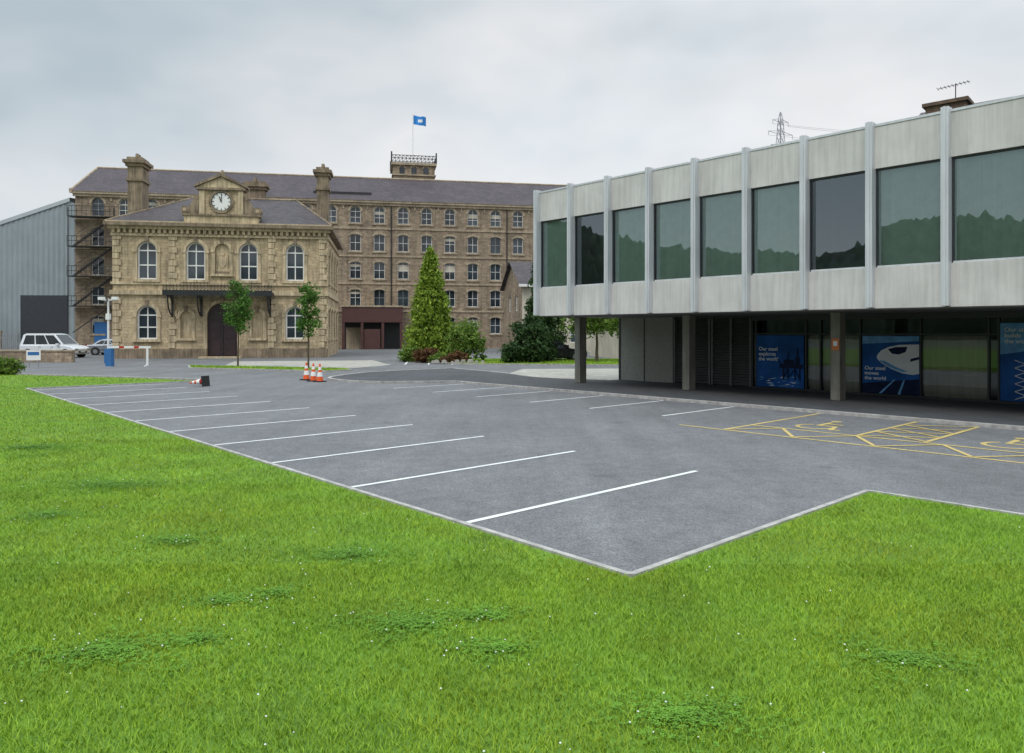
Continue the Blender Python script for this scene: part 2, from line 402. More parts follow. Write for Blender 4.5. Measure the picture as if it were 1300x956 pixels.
# ------------------------------------------------------------ lawn
lawnpoly=[ST(-14,9.77),ST(3.87,9.77),ST(3.87,4.89),ST(31.65,4.89),ST(31.65,11.1),(-17,32.7),(-24.8,35.5),(-60,47),(-60,-15),(17,-15)]
lawnin=[ST(-14,9.735),ST(3.835,9.735),ST(3.835,4.855),ST(31.75,4.855),ST(31.75,11.0),(-17,32.6),(-24.8,35.4),(-60,47),(-60,-15),(17,-15)]
lw=MB(); lw.poly([(*p,.03) for p in reversed(lawnpoly)],'soil'); lawn=lw.build('lawn')
def inpoly(x,y,poly):
    ins=np.zeros(len(x),bool); j=len(poly)-1
    for i in range(len(poly)):
        xi,yi=poly[i];xj,yj=poly[j]
        c=((yi>y)!=(yj>y))&(x<(xj-xi)*(y-yi)/(yj-yi+1e-12)+xi); ins^=c; j=i
    return ins
def blades(x,y,z,h,w,near):
    n=len(x); th=rng.uniform(0,2*math.pi,n); lean=rng.uniform(.3,1.3,n)*h; la=rng.uniform(0,2*math.pi,n)
    dx=np.cos(th)*w/2;dy=np.sin(th)*w/2; lx=np.cos(la)*lean; ly=np.sin(la)*lean
    b0=np.stack([x-dx,y-dy,z],1);b1=np.stack([x+dx,y+dy,z],1)
    tip=np.stack([x+lx,y+ly,z+h],1)
    if not near:
        V=np.stack([b0,b1,tip],1).reshape(-1,3); T=np.arange(n*3).reshape(-1,3); return V,T
    m0=np.stack([x-dx*.8+lx*.35,y-dy*.8+ly*.35,z+h*.6],1);m1=np.stack([x+dx*.8+lx*.35,y+dy*.8+ly*.35,z+h*.6],1)
    V=np.stack([b0,b1,m0,m1,tip],1).reshape(-1,3); o=(np.arange(n)*5)[:,None,None]
    T=(np.array([[0,1,3],[0,3,2],[2,3,4]])[None]+o).reshape(-1,3); return V,T
Vs=[];Ts=[];off=0
bands=[(2.4,6.5,6000),(6.5,10,3000),(10,14,1400),(14,20,600),(20,28,300),(28,42,140)]
for d0,d1,dens in bands:
    W=1.7*d1+2; N=int(W*(d1-d0)*dens)
    x=rng.uniform(-W/2,W/2,N); y=rng.uniform(d0,d1,N)
    k=(np.abs(x)<.76*y+.6)&inpoly(x,y,lawnin); x=x[k];y=y[k]
    cl=np.sin(x*3.1+1.3*np.sin(y*2.3))*np.sin(y*2.7+1.1*np.sin(x*1.9))*.5+.5
    h=rng.uniform(.018,.042,len(x))*(1+.25*cl)*(1+d0/60); w=.0036*(1+d0/5.5)
    V,T=blades(x,y,np.full(len(x),.028),h,w,d0<6); Vs.append(V);Ts.append(T+off);off+=len(V)
for poly in (verge,verge2):
    xs=[p[0] for p in poly];ys=[p[1] for p in poly]; N=int((max(xs)-min(xs))*(max(ys)-min(ys))*120)
    x=rng.uniform(min(xs),max(xs),N);y=rng.uniform(min(ys),max(ys),N);k=inpoly(x,y,poly);x=x[k];y=y[k]
    V,T=blades(x,y,np.full(len(x),.058),rng.uniform(.05,.1,len(x)),.04,False);Vs.append(V);Ts.append(T+off);off+=len(V)
npmesh('grass_blades',np.concatenate(Vs),np.concatenate(Ts),'grass',lawn)
# clover patches and daisies
pat=[(-.72,5.15,.40,.2),(-.2,5.3,.3,.1),(-5.4,9.8,.7,.3),(-1.5,6.75,.38,.2),(-2.2,5.6,.3,.12),(-1.85,5.75,.2,.1),(2.45,4.6,.35,.15),(-5.2,8.2,.35,.18),(-.1,4.75,.25,.12),(-2.6,4.7,.45,.18),(-2.1,4.9,.2,.1),(-3.3,7.2,.35,.15),(-8.5,13,.7,.25),(.9,3.9,.35,.18)]
X=[];Y=[]
for (cx,cy,rx,ry) in pat:
    N=int(rx*ry*15000); a=rng.uniform(0,2*math.pi,N); q=np.abs(rng.normal(0,.6,N))
    lob=1+.35*np.sin(a*3+cx)+.3*np.sin(a*5+cy)+.25*np.sin(a*9+cx*3)
    X.append(cx+rx*q*lob*np.cos(a)*1.2);Y.append(cy+ry*q*lob*np.sin(a)*1.6)
X=np.concatenate(X);Y=np.concatenate(Y);k=inpoly(X,Y,lawnin);X=X[k];Y=Y[k]
V=[];n=len(X)
z=.042+rng.uniform(0,.028,n)
base=rng.uniform(0,2*math.pi,n)
for j in range(3):
    a=base+j*2.094; r_=.009+rng.uniform(0,.004,n)
    ca,sa=np.cos(a),np.sin(a)
    tz=rng.uniform(-.005,.007,n)
    V.append(np.stack([np.stack([X,Y,z],1),np.stack([X+ca*r_*.8-sa*r_*.6,Y+sa*r_*.8+ca*r_*.6,z+tz],1),np.stack([X+ca*r_*1.5,Y+sa*r_*1.5,z+tz*.5],1),np.stack([X+ca*r_*.8+sa*r_*.6,Y+sa*r_*.8-ca*r_*.6,z+tz],1)],1).reshape(-1,3))
V=np.concatenate(V); npmesh('clover_leaves',V,np.arange(len(V)).reshape(-1,4),'clover',lawn,4)
fx=[];fy=[]
for (cx,cy,rx,ry) in pat:
    N=int(16*rx/.5); fx.append(rng.normal(cx,rx*1.1,N)); fy.append(rng.normal(cy,ry*1.7,N))
N=130; yy=rng.uniform(3,14,N); fx.append(rng.uniform(-.75,.75,N)*yy); fy.append(yy)
X=np.concatenate(fx);Y=np.concatenate(fy);k=inpoly(X,Y,lawnin)&(Y>2.5);X=X[k];Y=Y[k];n=len(X)
z=.06+rng.uniform(0,.02,n); r_=.005+rng.uniform(0,.004,n)
O=np.array([[1,0,0],[0,1,0],[-1,0,0],[0,-1,0],[0,0,.8],[0,0,-.8]])
V=(np.stack([X,Y,z],1)[:,None]+O[None]*r_[:,None,None]).reshape(-1,3)
T=(np.array([[0,1,4],[1,2,4],[2,3,4],[3,0,4],[1,0,5],[2,1,5],[3,2,5],[0,3,5]])[None]+(np.arange(n)*6)[:,None,None]).reshape(-1,3)
npmesh('daisies',V,T,'petal',lawn)

# ------------------------------------------------------------ modern office block
ox,oy=ST(20,19.64); FM=Matrix(((-ax,bx,0,ox),(-ay,by,0,oy),(0,0,1,0),(0,0,0,1)))
off_=empty('office_building',FM)
BW=1.755; NB=19; LEN=NB*BW
sh=MB(); gl=MB(); mu=MB(); bl=MB()
z0,zb,zt,z1=2.70,3.75,6.30,7.38
for i in range(NB):
    x0=i*BW+.075;x1=(i+1)*BW-.075
    sh.box(x0-.05,x1+.05,.0,.25,z0,zb,'conc'); sh.box(x0-.05,x1+.05,.0,.25,zt,z1,'conc')
    mu.box(x0,x0+.04,.06,.14,zb+.003,zt-.003,'dframe'); mu.box(x1-.04,x1,.06,.14,zb+.003,zt-.003,'dframe')
    mu.box(x0+.04,x1-.04,.06,.14,zb+.003,zb+.05,'mull'); mu.box(x0+.04,x1-.04,.06,.14,zt-.05,zt-.003,'dframe')
    tl=random.uniform(-.006,.006); tv=random.uniform(-.006,.006)
    gl.poly([(x0+.04,.10+tl,zb+.05),(x1-.04,.10-tl,zb+.05),(x1-.04,.10-tl+tv,zt-.05),(x0+.04,.10+tl+tv,zt-.05)],'glassU')
    if i not in (1,6):
        x=x0+.03
        while x<x1-.05:
            a=.45+random.uniform(-.12,.12)
            bl.poly([(x,.2,zb+.02),(x+.105*math.cos(a),.2+.105*math.sin(a),zb+.02),(x+.105*math.cos(a),.2+.105*math.sin(a),zt),(x,.2,zt)],'blind'); x+=.098
    else:
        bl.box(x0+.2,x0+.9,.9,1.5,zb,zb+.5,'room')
for i in range(NB+1):
    x=i*BW; mu.box(x-.085,x+.085,-.2,.05,z0+.02,z1+.1,'mull'); mu.box(x-.03,x+.03,-.235,-.2,z0+.02,z1+.1,'mull')
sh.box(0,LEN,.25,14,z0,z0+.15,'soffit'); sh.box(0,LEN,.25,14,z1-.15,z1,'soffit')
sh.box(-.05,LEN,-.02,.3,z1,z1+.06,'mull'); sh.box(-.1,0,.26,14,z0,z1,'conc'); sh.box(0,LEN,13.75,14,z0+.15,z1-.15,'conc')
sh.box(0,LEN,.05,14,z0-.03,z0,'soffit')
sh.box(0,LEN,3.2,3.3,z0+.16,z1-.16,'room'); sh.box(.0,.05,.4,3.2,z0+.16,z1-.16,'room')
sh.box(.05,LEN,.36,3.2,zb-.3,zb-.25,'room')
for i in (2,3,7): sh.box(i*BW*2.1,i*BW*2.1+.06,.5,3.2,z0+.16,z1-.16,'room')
sh.build('shell',off_); gl.build('window_panes',off_); mu.build('mullions',off_); bl.build('vertical_blinds',off_)
cm=MB(); gy=2.21
for x in (.15,5.25,10.45,15.65,20.9,26.1): cm.box(x-.14,x+.14,gy-.2,gy+.2,.07,z0-.03,'col')
cm.build('columns',off_,bevel=.015)
WY=4.66
gf=MB()
def S(s): return 20-s
def dz(a,b,c,d,z_0,z_1,m): gf.box(a,b,c,d,z_0,z_1,m)
dz(.2,S(17.16),WY,WY+.25,.07,2.67,'render'); dz(.12,.2,WY-.03,WY+9,.07,2.67,'dframe')
dz(S(18.55)-.02,S(18.55)+.02,WY-.02,WY,.07,2.66,'dframe')
# louvres
dz(S(17.16),S(13.7),WY+.12,WY+.2,.07,2.67,'dframe')
for (u,v) in ((17.1,15.45),(15.4,13.75)):
    x0,x1=S(u),S(v)
    dz(x0,x0+.07,WY-.03,WY+.11,.1,2.6,'louvre');dz(x1-.07,x1,WY-.03,WY+.11,.1,2.6,'louvre')
    dz((x0+x1)/2-.04,(x0+x1)/2+.04,WY-.03,WY+.11,.1,2.6,'louvre')
    z=.14
    while z<2.55:
        for (p,q) in ((x0+.07,(x0+x1)/2-.04),((x0+x1)/2+.04,x1-.07)):
            gf.poly([(p,WY-.02,z),(q,WY-.02,z),(q,WY+.08,z+.07),(p,WY+.08,z+.07)],'louvre')
        z+=.1
# glazed run
x=S(13.7); xe=LEN
dz(x,xe,WY-.04,WY+.08,.07,.13,'dframe'); dz(x,xe,WY-.04,WY+.08,2.5,2.67,'dframe'); dz(x,xe,WY-.02,WY+.05,2.0,2.05,'dframe')
cuts=[13.7,13.55,11.7,11.2,9.9,8.1,6.3,6.05,4.3,2.6,.8,-1,-2.8,-4.6,-6.4,-8.2,-10,-11.8]
for c in cuts:
    dz(S(c)-.025,S(c)+.025,WY-.045,WY+.085,.131,2.499,'dframe')
gf.poly([(x,WY+.03,.13),(xe,WY+.03,.13),(xe,WY+.03,2.5),(x,WY+.03,2.5)],'glassG')
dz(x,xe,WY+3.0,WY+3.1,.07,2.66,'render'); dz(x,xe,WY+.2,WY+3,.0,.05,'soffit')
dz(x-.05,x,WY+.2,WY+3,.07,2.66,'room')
for q in (5.2,1.5): dz(S(q),S(q)+.5,WY+1.3,WY+1.35,.07,2.4,'cream')
dz(S(8.05),S(6.35),WY+.14,WY+.16,.13,1.98,'cream'); dz(S(11.65),S(11.25),WY+.14,WY+.16,.13,1.98,'cream'); dz(S(11.15),S(9.95),WY+.14,WY+.16,.13,1.98,'cream')
gf.build('ground_floor',off_)
# posters
def text(body,size,x,y,z,parent,mat='posterw',ex=.002):
    c=bpy.data.curves.new('lettering','FONT'); c.body=body; c.size=size; c.extrude=ex; c.space_line=.95; c.offset=.003
    c.materials.append(M[mat]); o=bpy.data.objects.new('lettering',c); COL.objects.link(o); o.parent=parent
    o.matrix_local=Matrix.Translation((x,y,z))@Matrix.Rotation(math.radians(90),4,'X'); return o
def pole_poly(mb,pts,y,mat): mb.poly([(p[0],y,p[1]) for p in pts],mat)
PM=FM@Matrix.Translation((S(13.5),WY-.08,.15))
po=empty('window_poster',PM); pm=MB(); w,h=1.75,1.82
pm.box(0,w,0,.02,0,h,'posterb')
R2=random.Random(3)
for i in range(30):   # choppy sea
    xx=R2.uniform(.05,w-.3); zz=R2.uniform(.03,.36); l_=R2.uniform(.1,.26)
    pole_poly(pm,[(xx,zz),(xx+l_,zz+.005),(xx+l_*.6,zz+R2.uniform(.02,.05))],-.003-.0002*i,'posterl' if i%3 else 'posterw')
dx=.2;dzz=-.12
for xx in (.80,.97,1.22,1.39): pm.box(xx+dx,xx+.05+dx,-.018,-.011,.4+dzz,.82+dzz,'posterd')
pm.box(.68+dx,1.52+dx,-.022,-.012,.80+dzz,.95+dzz,'posterd'); pm.box(.83+dx,1.2+dx,-.022,-.012,.951+dzz,1.1+dzz,'posterd'); pm.box(1.30+dx,1.36+dx,-.022,-.012,.951+dzz,1.5+dzz,'posterd'); pm.box(1.25+dx,1.41+dx,-.024,-.013,.951+dzz,1.2+dzz,'posterd')
pm.bar((.95+dx,-.02,1.05+dzz),(1.03+dx,-.02,1.38+dzz),.016,'posterd'); pm.bar((.75+dx,-.02,.92+dzz),(.6+dx,-.02,1.1+dzz),.016,'posterd')
pm.bar((.82+dx,-.02,.45+dzz),(.99+dx,-.02,.78+dzz),.014,'posterd'); pm.bar((1.24+dx,-.02,.78+dzz),(1.41+dx,-.02,.45+dzz),.014,'posterd'); pm.bar((.99+dx,-.02,.45+dzz),(1.24+dx,-.02,.78+dzz),.014,'posterd')
pm.build('panel',po); text('Our steel\nexplores\nthe world',.185,.09,-.012,1.28,po)
PM=FM@Matrix.Translation((S(9.8),WY-.08,.15))
po=empty('window_poster',PM); pm=MB(); w,h=1.68,1.82
pm.box(0,w,0,.02,0,h,'posterb'); pole_poly(pm,[(0,0),(w,0),(w,.5),(0,.3)],-.003,'posterd')
pole_poly(pm,[(0,1.56),(w,1.66),(w,h-.01),(0,h-.01)],-.003,'posterl')
# train nose
pole_poly(pm,[(.46,1.22),(.58,1.36),(.8,1.47),(1.1,1.54),(w,1.56),(w,.66),(1.5,.62),(1.2,.66),(.85,.80),(.6,.95),(.48,1.06),(.44,1.14)],-.005,'posterw')
pole_poly(pm,[(.78,1.40),(1.0,1.47),(1.35,1.48),(1.3,1.32),(1.1,1.24),(.9,1.26)],-.008,'posterd')
pole_poly(pm,[(.50,1.06),(.62,.96),(.86,.82),(1.2,.69),(1.35,.72),(1.0,.86),(.7,1.02)],-.008,'posterl')
pole_poly(pm,[(1.42,1.02),(w,1.1),(w,1.18),(1.45,1.12)],-.008,'posterd')
for q in (0,.28): pole_poly(pm,[(.5+q*2.0,0),(.58+q*2.0,0),(1.0+q,.45),(.95+q,.45)],-.006,'posterl')
pm.build('panel',po); text('Our steel\nmoves\nthe world',.165,.07,-.012,.74,po)
PM=FM@Matrix.Translation((S(6.0),WY-.08,.15))
po=empty('window_poster',PM); pm=MB(); pm.box(0,1.65,0,.02,0,2.2,'posterb'); pole_poly(pm,[(0,1.3),(1.65,1.6),(1.65,2.19),(0,2.19)],-.003,'posterl')
for i in range(5):
    pm.bar((.35,-.01,.05+i*.22),(.9,-.01,.27+i*.22),.012,'posterw'); pm.bar((.9,-.01,.05+i*.22),(.35,-.01,.27+i*.22),.012,'posterw')
pm.build('panel',po); text('Our steel\nbuilds\nthe world',.17,.1,-.012,1.95,po)
sg=MB(); sg.box(10.36,10.58,gy-.235,gy-.203,1.55,1.9,'signo'); sg.box(10.41,10.53,gy-.238,gy-.236,1.68,1.82,'posterw'); sg.build('wall_sign',None,FM)

# ------------------------------------------------------------ stone house with clock
TH=math.radians(9.6); HM=frame(-31.07,57,TH); hs=empty('stone_house',HM)
HW,HD=16.2,14.; cx=8.1
w=MB()
g_op=[(2.5,1.5,1.5,4.15,1),(5.4,.85,1.6,3.7,1),(10.8,.85,1.6,3.7,1),(13.7,1.5,1.5,4.15,1),(8.1,2.3,.0,4.4,1)]
f_op=[(x,1.45,6.2,9.2,1) for x in (2.5,6.1,10.1,13.7)]+[(8.1,1.1,6.7,9.1,1)]
w.wall(0,HW,0,5.0,g_op,'house'); w.wall(0,HW,5.0,10.4,f_op,'house')
R90=Matrix.Translation((HW,0,0))@Matrix.Rotation(math.pi/2,4,'Z'); 
sop=[(x,1.3,6.2,9.1,1) for x in (2.5,5.5,8.5,11.5)]+[(x,1.3,1.5,4.1,2) for x in (2.5,5.5,8.5,11.5)]
w.T=R90; w.wall(0,HD,0,10.4,sop,'house')
for o in sop:
    w.window(*o,.2); w.ring(o[0],o[3]-(o[1]/2 if o[4]==1 else o[1]*.18),o[1]/2,o[1]/2 if o[4]==1 else o[1]*.18,.2,-.07,0,'trim'); w.box(o[0]-.85,o[0]+.85,-.12,0,o[2]-.2,o[2],'trim')
w.box(-.1,HD,-.12,-.002,5.0,5.35,'trim'); w.box(0,HD,-.5,-.002,10.3,10.65,'trimd'); w.box(0,HD,-.12,-.003,9.7,10.0,'trim')
for z in range(20): w.box(-.02,.35 if z%2 else .55,-.08,-.004,z*.5+.02,z*.5+.46,'trim')
w.T=None
w.poly([(0,0,0),(0,0,10.4),(0,HD,10.4),(0,HD,0)],'house'); w.poly([(0,HD,0),(0,HD,10.4),(HW,HD,10.4),(HW,HD,0)],'house')
w.build('walls',hs)
t=MB()
t.box(-.15,6.95,-.14,-.003,0,.75,'trimd'); t.box(9.25,HW+.1,-.14,-.003,0,.75,'trimd')
t.box(-.18,HW+.12,-.2,-.004,5.0,5.35,'trim'); t.box(-.14,HW+.1,-.12,-.004,5.8,6.0,'trim')
t.box(-.1,HW+.1,-.16,-.005,9.6,9.8,'trim')
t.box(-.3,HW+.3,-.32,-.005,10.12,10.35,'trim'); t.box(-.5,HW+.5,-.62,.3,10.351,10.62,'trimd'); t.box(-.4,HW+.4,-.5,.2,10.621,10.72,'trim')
x=0.
while x<HW: t.box(x,x+.2,-.28,-.006,9.82,10.11,'trim'); x+=.42
for xq in (0,HW-.62,4.1,HW-4.1-.5):
    for z in range(18):
        if 4.8<z*.5+.8<5.8 : continue
        ww=.62 if z%2 else .46
        t.box(xq,xq+ww,-.1,-.006,.8+z*.5,.8+z*.5+.45,'trim')
for o in g_op+f_op:
    rx=o[1]/2; sp=o[3]-rx
    t.ring(o[0],sp,rx,rx,.26,-.1,-.003,'trim'); 
    t.box(o[0]-rx-.24,o[0]-rx,-.08,-.003,o[2],sp-.15,'trim'); t.box(o[0]+rx,o[0]+rx+.24,-.08,-.003,o[2],sp-.15,'trim')
    t.box(o[0]-rx-.3,o[0]-rx+.0,-.13,-.002,sp-.15,sp+.02,'trim');t.box(o[0]+rx,o[0]+rx+.3,-.13,-.002,sp-.15,sp+.02,'trim')
    t.box(o[0]-.14,o[0]+.14,-.17,-.004,o[3]-.02,o[3]+.42,'trimd')
    if o[2]>.5: t.box(o[0]-rx-.3,o[0]+rx+.3,-.2,-.004,o[2]-.2,o[2]-.003,'trim')
# carved heraldic panel between the upper windows
t.box(7.57,8.63,.12,.2,6.7,9.1,'trim'); t.box(7.6,8.6,.0,.12,6.72,6.9,'trimd')
t.prism([(8.1,7.15),(8.38,7.5),(8.4,8.1),(7.8,8.1),(7.82,7.5)],.05,.119,'trim')
t.bar((8.1,.04,8.35),(8.1,.12,8.35),.2,'trim',10); t.bar((7.72,.08,7.2),(7.68,.08,8.2),.05,'trim',5); t.bar((8.48,.08,7.2),(8.52,.08,8.2),.05,'trim',5)
for xx in (5.4,10.8):
    t.box(xx-.42,xx+.42,.14,.2,1.6,3.7,'trim'); 
t.build('stone_trim',hs)
wi=MB()
for o in g_op[:1]+g_op[3:4]+f_op[:4]: wi.window(*o,.22,nx=2,nz=2,fw=.12)
o=g_op[4]; wi.poly([(6.9,.24,0),(9.3,.24,0),(9.3,.24,4.5),(6.9,.24,4.5)],'door')
for xx in (7.0,8.15): 
    for za,zb_ in ((.2,1.4),(1.6,2.9)): wi.box(xx+.12,xx+.93,.2,.237,za,zb_,'door')
wi.box(8.07,8.13,.18,.236,0,3.1,'iron'); wi.box(6.95,9.25,.17,.236,3.1,3.25,'door')
wi.build('windows_and_door',hs)
# clock gable
c=MB()
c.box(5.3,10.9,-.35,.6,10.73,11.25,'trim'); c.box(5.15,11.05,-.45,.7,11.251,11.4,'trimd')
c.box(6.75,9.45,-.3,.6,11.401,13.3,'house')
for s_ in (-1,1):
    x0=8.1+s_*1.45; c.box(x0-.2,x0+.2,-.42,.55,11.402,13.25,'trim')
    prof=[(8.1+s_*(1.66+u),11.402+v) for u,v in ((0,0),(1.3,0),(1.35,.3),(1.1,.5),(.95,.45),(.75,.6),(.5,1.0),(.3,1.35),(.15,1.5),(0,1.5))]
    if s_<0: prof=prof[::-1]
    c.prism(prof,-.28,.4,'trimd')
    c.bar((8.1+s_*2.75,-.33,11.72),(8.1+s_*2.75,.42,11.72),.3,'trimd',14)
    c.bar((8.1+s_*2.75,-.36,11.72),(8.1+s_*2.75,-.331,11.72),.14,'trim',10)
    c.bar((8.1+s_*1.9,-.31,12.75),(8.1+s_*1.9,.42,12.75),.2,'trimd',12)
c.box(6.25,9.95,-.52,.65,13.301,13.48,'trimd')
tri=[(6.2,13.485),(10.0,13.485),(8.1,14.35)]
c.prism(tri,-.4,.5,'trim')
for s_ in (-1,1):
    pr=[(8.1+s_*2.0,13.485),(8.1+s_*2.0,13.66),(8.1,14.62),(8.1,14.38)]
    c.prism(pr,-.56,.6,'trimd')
c.cyl(8.1,0,14.5,14.95,.22,.1,'trimd',8)
c.ring(8.1,12.4,.74,.74,.2,-.42,-.3,'trimd',0,2*math.pi,28)
c.build('clock_gable',hs)
c=MB(); n=28; CZ=12.4
c.poly([(8.1+.75*math.cos(a),-.335,CZ+.75*math.sin(a)) for a in np.linspace(0,2*math.pi,n+1)[:-1]],'frame')
for i in range(12):
    a=math.pi*i/6; c.bar((8.1+.55*math.cos(a),-.345,CZ+.55*math.sin(a)),(8.1+.69*math.cos(a),-.345,CZ+.69*math.sin(a)),.03,'iron',4)
c.ring(8.1,CZ,.70,.70,.04,-.35,-.336,'iron',0,2*math.pi,28)
c.bar((8.1,-.355,CZ-.05),(8.13,-.355,CZ+.6),.03,'iron',4); c.bar((8.1,-.36,CZ-.05),(7.95,-.36,CZ+.4),.045,'iron',4)
c.build('clock_face',hs)
# roof
rf=MB(); e=.45; zr=13.9; ze=10.66
A=(-e,-e,ze);B=(HW+e,-e,ze);C=(HW+e,HD+e,ze);D=(-e,HD+e,ze);E=(4.2,7,zr);F=(HW-3.2,7,zr)
rf.poly([A,B,F,E],'slate2');rf.poly([B,C,F],'slate2');rf.poly([C,D,E,F],'slate2');rf.poly([D,A,E],'slate2')
rf.bar(E,F,.12,'trimd');
for p,q in ((A,E),(B,F)): rf.bar(p,q,.09,'trimd')
rf.build('roof',hs)
ch=MB()
def chimney(mb,x,y,z0,z1,w_,d_,m,mt,pots=2):
    mb.box(x-w_/2,x+w_/2,y-d_/2,y+d_/2,z0,z1-1.0,m)
    mb.box(x-w_/2-.12,x+w_/2+.12,y-d_/2-.12,y+d_/2+.12,z1-2.2,z1-2.0,mt)
    mb.box(x-w_/2-.14,x+w_/2+.14,y-d_/2-.14,y+d_/2+.14,z1-.999,z1-.75,mt)
    mb.box(x-w_/2-.3,x+w_/2+.3,y-d_/2-.3,y+d_/2+.3,z1-.749,z1-.5,mt)
    mb.box(x-w_/2-.05,x+w_/2+.05,y-d_/2-.05,y+d_/2+.05,z1-.499,z1-.25,m)
    for i in range(pots):
        yy=y+(i-(pots-1)/2)*.45; mb.cyl(x,yy,z1-.25,z1+.15,.16,.13,mt,10)
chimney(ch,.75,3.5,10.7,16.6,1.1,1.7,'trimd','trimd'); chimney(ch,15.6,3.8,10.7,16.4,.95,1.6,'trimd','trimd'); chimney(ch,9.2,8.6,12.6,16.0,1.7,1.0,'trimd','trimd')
ch.build('chimneys',hs)
cp=MB(); x0,x1=4.1,12.1; yo=-1.5
cp.box(x0,x1,yo,-.21,5.02,5.2,'iron'); cp.box(x0-.05,x1+.05,yo-.06,yo,4.9,5.32,'iron')
x=x0
while x<=x1+.01:
    cp.bar((x,yo-.02,5.32),(x,yo-.02,5.8),.02,'iron',4)
    cp.bar((x,yo-.02,5.32),(x+.25,yo-.02,5.6),.013,'iron',4); cp.bar((x+.25,yo-.02,5.32),(x,yo-.02,5.6),.013,'iron',4); 
    cp.bar((x,yo-.02,4.9),(x+.12,yo-.02,4.68),.018,'iron',4); cp.bar((x+.25,yo-.02,4.9),(x+.12,yo-.02,4.68),.018,'iron',4); x+=.25
cp.bar((x0,yo-.02,5.62),(x1,yo-.02,5.62),.02,'iron',4)
for xb in (4.4,6.55,9.65,11.8):
    cp.box(xb-.07,xb+.07,-.2,-.06,3.3,5.02,'iron'); cp.box(xb-.06,xb+.06,yo,-.2,4.8,5.019,'iron')
    pts=[(xb,-.2-1.2*math.sin(a),3.4+1.4*(1-math.cos(a))) for a in np.linspace(0,math.pi/2,8)]
    for p,q in zip(pts,pts[1:]): cp.bar(p,q,.06,'iron',6)
    cp.bar((xb,-.2,4.3),(xb,-.75,4.8),.04,'iron',6)
cp.build('iron_canopy',hs)
st=MB(); st.box(6.5,9.7,-.9,-.145,0,.14,'trim'); st.build('door_step',hs)

# ------------------------------------------------------------ mill
TM=math.radians(10.7); MM=frame(-49.5,83,TM); ml=empty('stone_mill',MM)
ML,MD=78,16
ops=[];xs=[2.35+2.87*k for k in range(26)]
for x in xs:
    for r_,zc in enumerate((16.35,12.95,9.6,6.25,2.9)):
        if r_==4 and 28.5<x<37: continue
        ops.append((round(x,3),1.3,zc-1.05,zc+1.0,1 if r_==0 else 2))
w=MB(); w.wall(0,ML,0,18,ops,'mill',dep=.3)
w.poly([(0,0,0),(0,0,18),(0,8,22.3),(0,MD,18),(0,MD,0)],'mill'); w.poly([(ML,0,0),(ML,MD,0),(ML,MD,18),(ML,8,22.3),(ML,0,18)],'mill'); w.poly([(0,MD,0),(0,MD,18),(ML,MD,18),(ML,MD,0)],'mill')
w.build('walls',ml)
w=MB()
for o in ops:
    rise=.65 if o[4]==1 else .234
    w.window(*o,.22,nx=2,nz=2,fw=.06,glass='win',fr='frame' if random.random()<.75 else 'steel')
    if random.random()<.3:
        zz=o[3]-.25-random.uniform(.3,1.0); w.box(o[0]-.57,o[0]+.57,.2,.214,zz,o[3]-.66 if o[4]==1 and zz<o[3]-.7 else max(zz+.02,o[3]-.3),'cream')
    w.box(o[0]-.85,o[0]+.85,-.1,-.003,o[2]-.2,o[2]-.003,'milltrim'); w.ring(o[0],o[3]-rise,.65,rise,.22,-.05,-.003,'milltrim')
w.build('windows',ml)
w=MB()
for z in (4.5,7.85,11.2,14.55): w.box(-.08,ML,-.09,-.004,z,z+.2,'milltrim')
w.box(-.3,ML,-.35,.0,17.75,18.05,'milltrim'); w.box(-.2,ML,-.2,-.005,17.45,17.745,'milltrim')
for k in range(0,26,1): w.box(xs[k]+1.435-.08,xs[k]+1.435+.08,-.08,-.003,17.0,17.44,'milltrim')
for k in (6,11,16,21): w.bar((xs[k]+1.435,-.12,0),(xs[k]+1.435,-.12,17.6),.07,'iron',6)
w.build('string_courses',ml)
w=MB(); e=.4
w.poly([(-e,-e,18.0),(ML,-e,18.0),(ML,8,22.4),(-e,8,22.4)],'slate');w.poly([(-e,MD+e,18.0),(-e,8,22.4),(ML,8,22.4),(ML,MD+e,18.0)],'slate')
w.bar((-e,8,22.42),(ML,8,22.42),.14,'milltrim'); w.box(-e-.1,-e+.2,-.4,0,17.8,18.3,'milltrim')
w.bar((-e,-e,18.03),(-e,8,22.43),.13,'milltrim')
w.box(26,33,1.5,1.6,18.9,19.3,'iron'); 
w.build('roof',ml)
w=MB(); tx=38.6;ty=12
w.box(tx-2.8,tx+2.8,ty-2.8,ty+2.8,17,24.6,'mill'); w.box(tx-3.05,tx+3.05,ty-3.05,ty+3.05,24.601,24.95,'milltrim'); w.box(tx-2.95,tx+2.95,ty-2.95,ty+2.95,23.2,23.4,'milltrim')
for q in (-1.6,0,1.6): 
    w.box(tx+q-.35,tx+q+.35,ty-2.83,ty-2.801,23.42,24.3,'win'); w.ring(tx+q,24.2,.35,.3,.12,-.05+ty-2.85,ty-2.801,'milltrim')
z=24.951
for i in range(13):
    q=-3+i*.5
    for (a_,b_) in ((q,-3),(q,3),(-3,q),(3,q)): w.bar((tx+a_,ty+b_,z),(tx+a_,ty+b_,z+1.0),.05,'iron',4)
for b_ in (-3,3):
    for zz in (z+.1,z+.55,z+.95): w.bar((tx-3,ty+b_,zz),(tx+3,ty+b_,zz),.05,'iron',4); w.bar((tx+b_,ty-3,zz),(tx+b_,ty+3,zz),.05,'iron',4)
for i in range(12):
    q=-3+i*.5
    w.bar((tx+q,ty-3,z+.1),(tx+q+.5,ty-3,z+.55),.04,'iron',4);w.bar((tx+q+.5,ty-3,z+.55),(tx+q,ty-3,z+.95),.04,'iron',4)
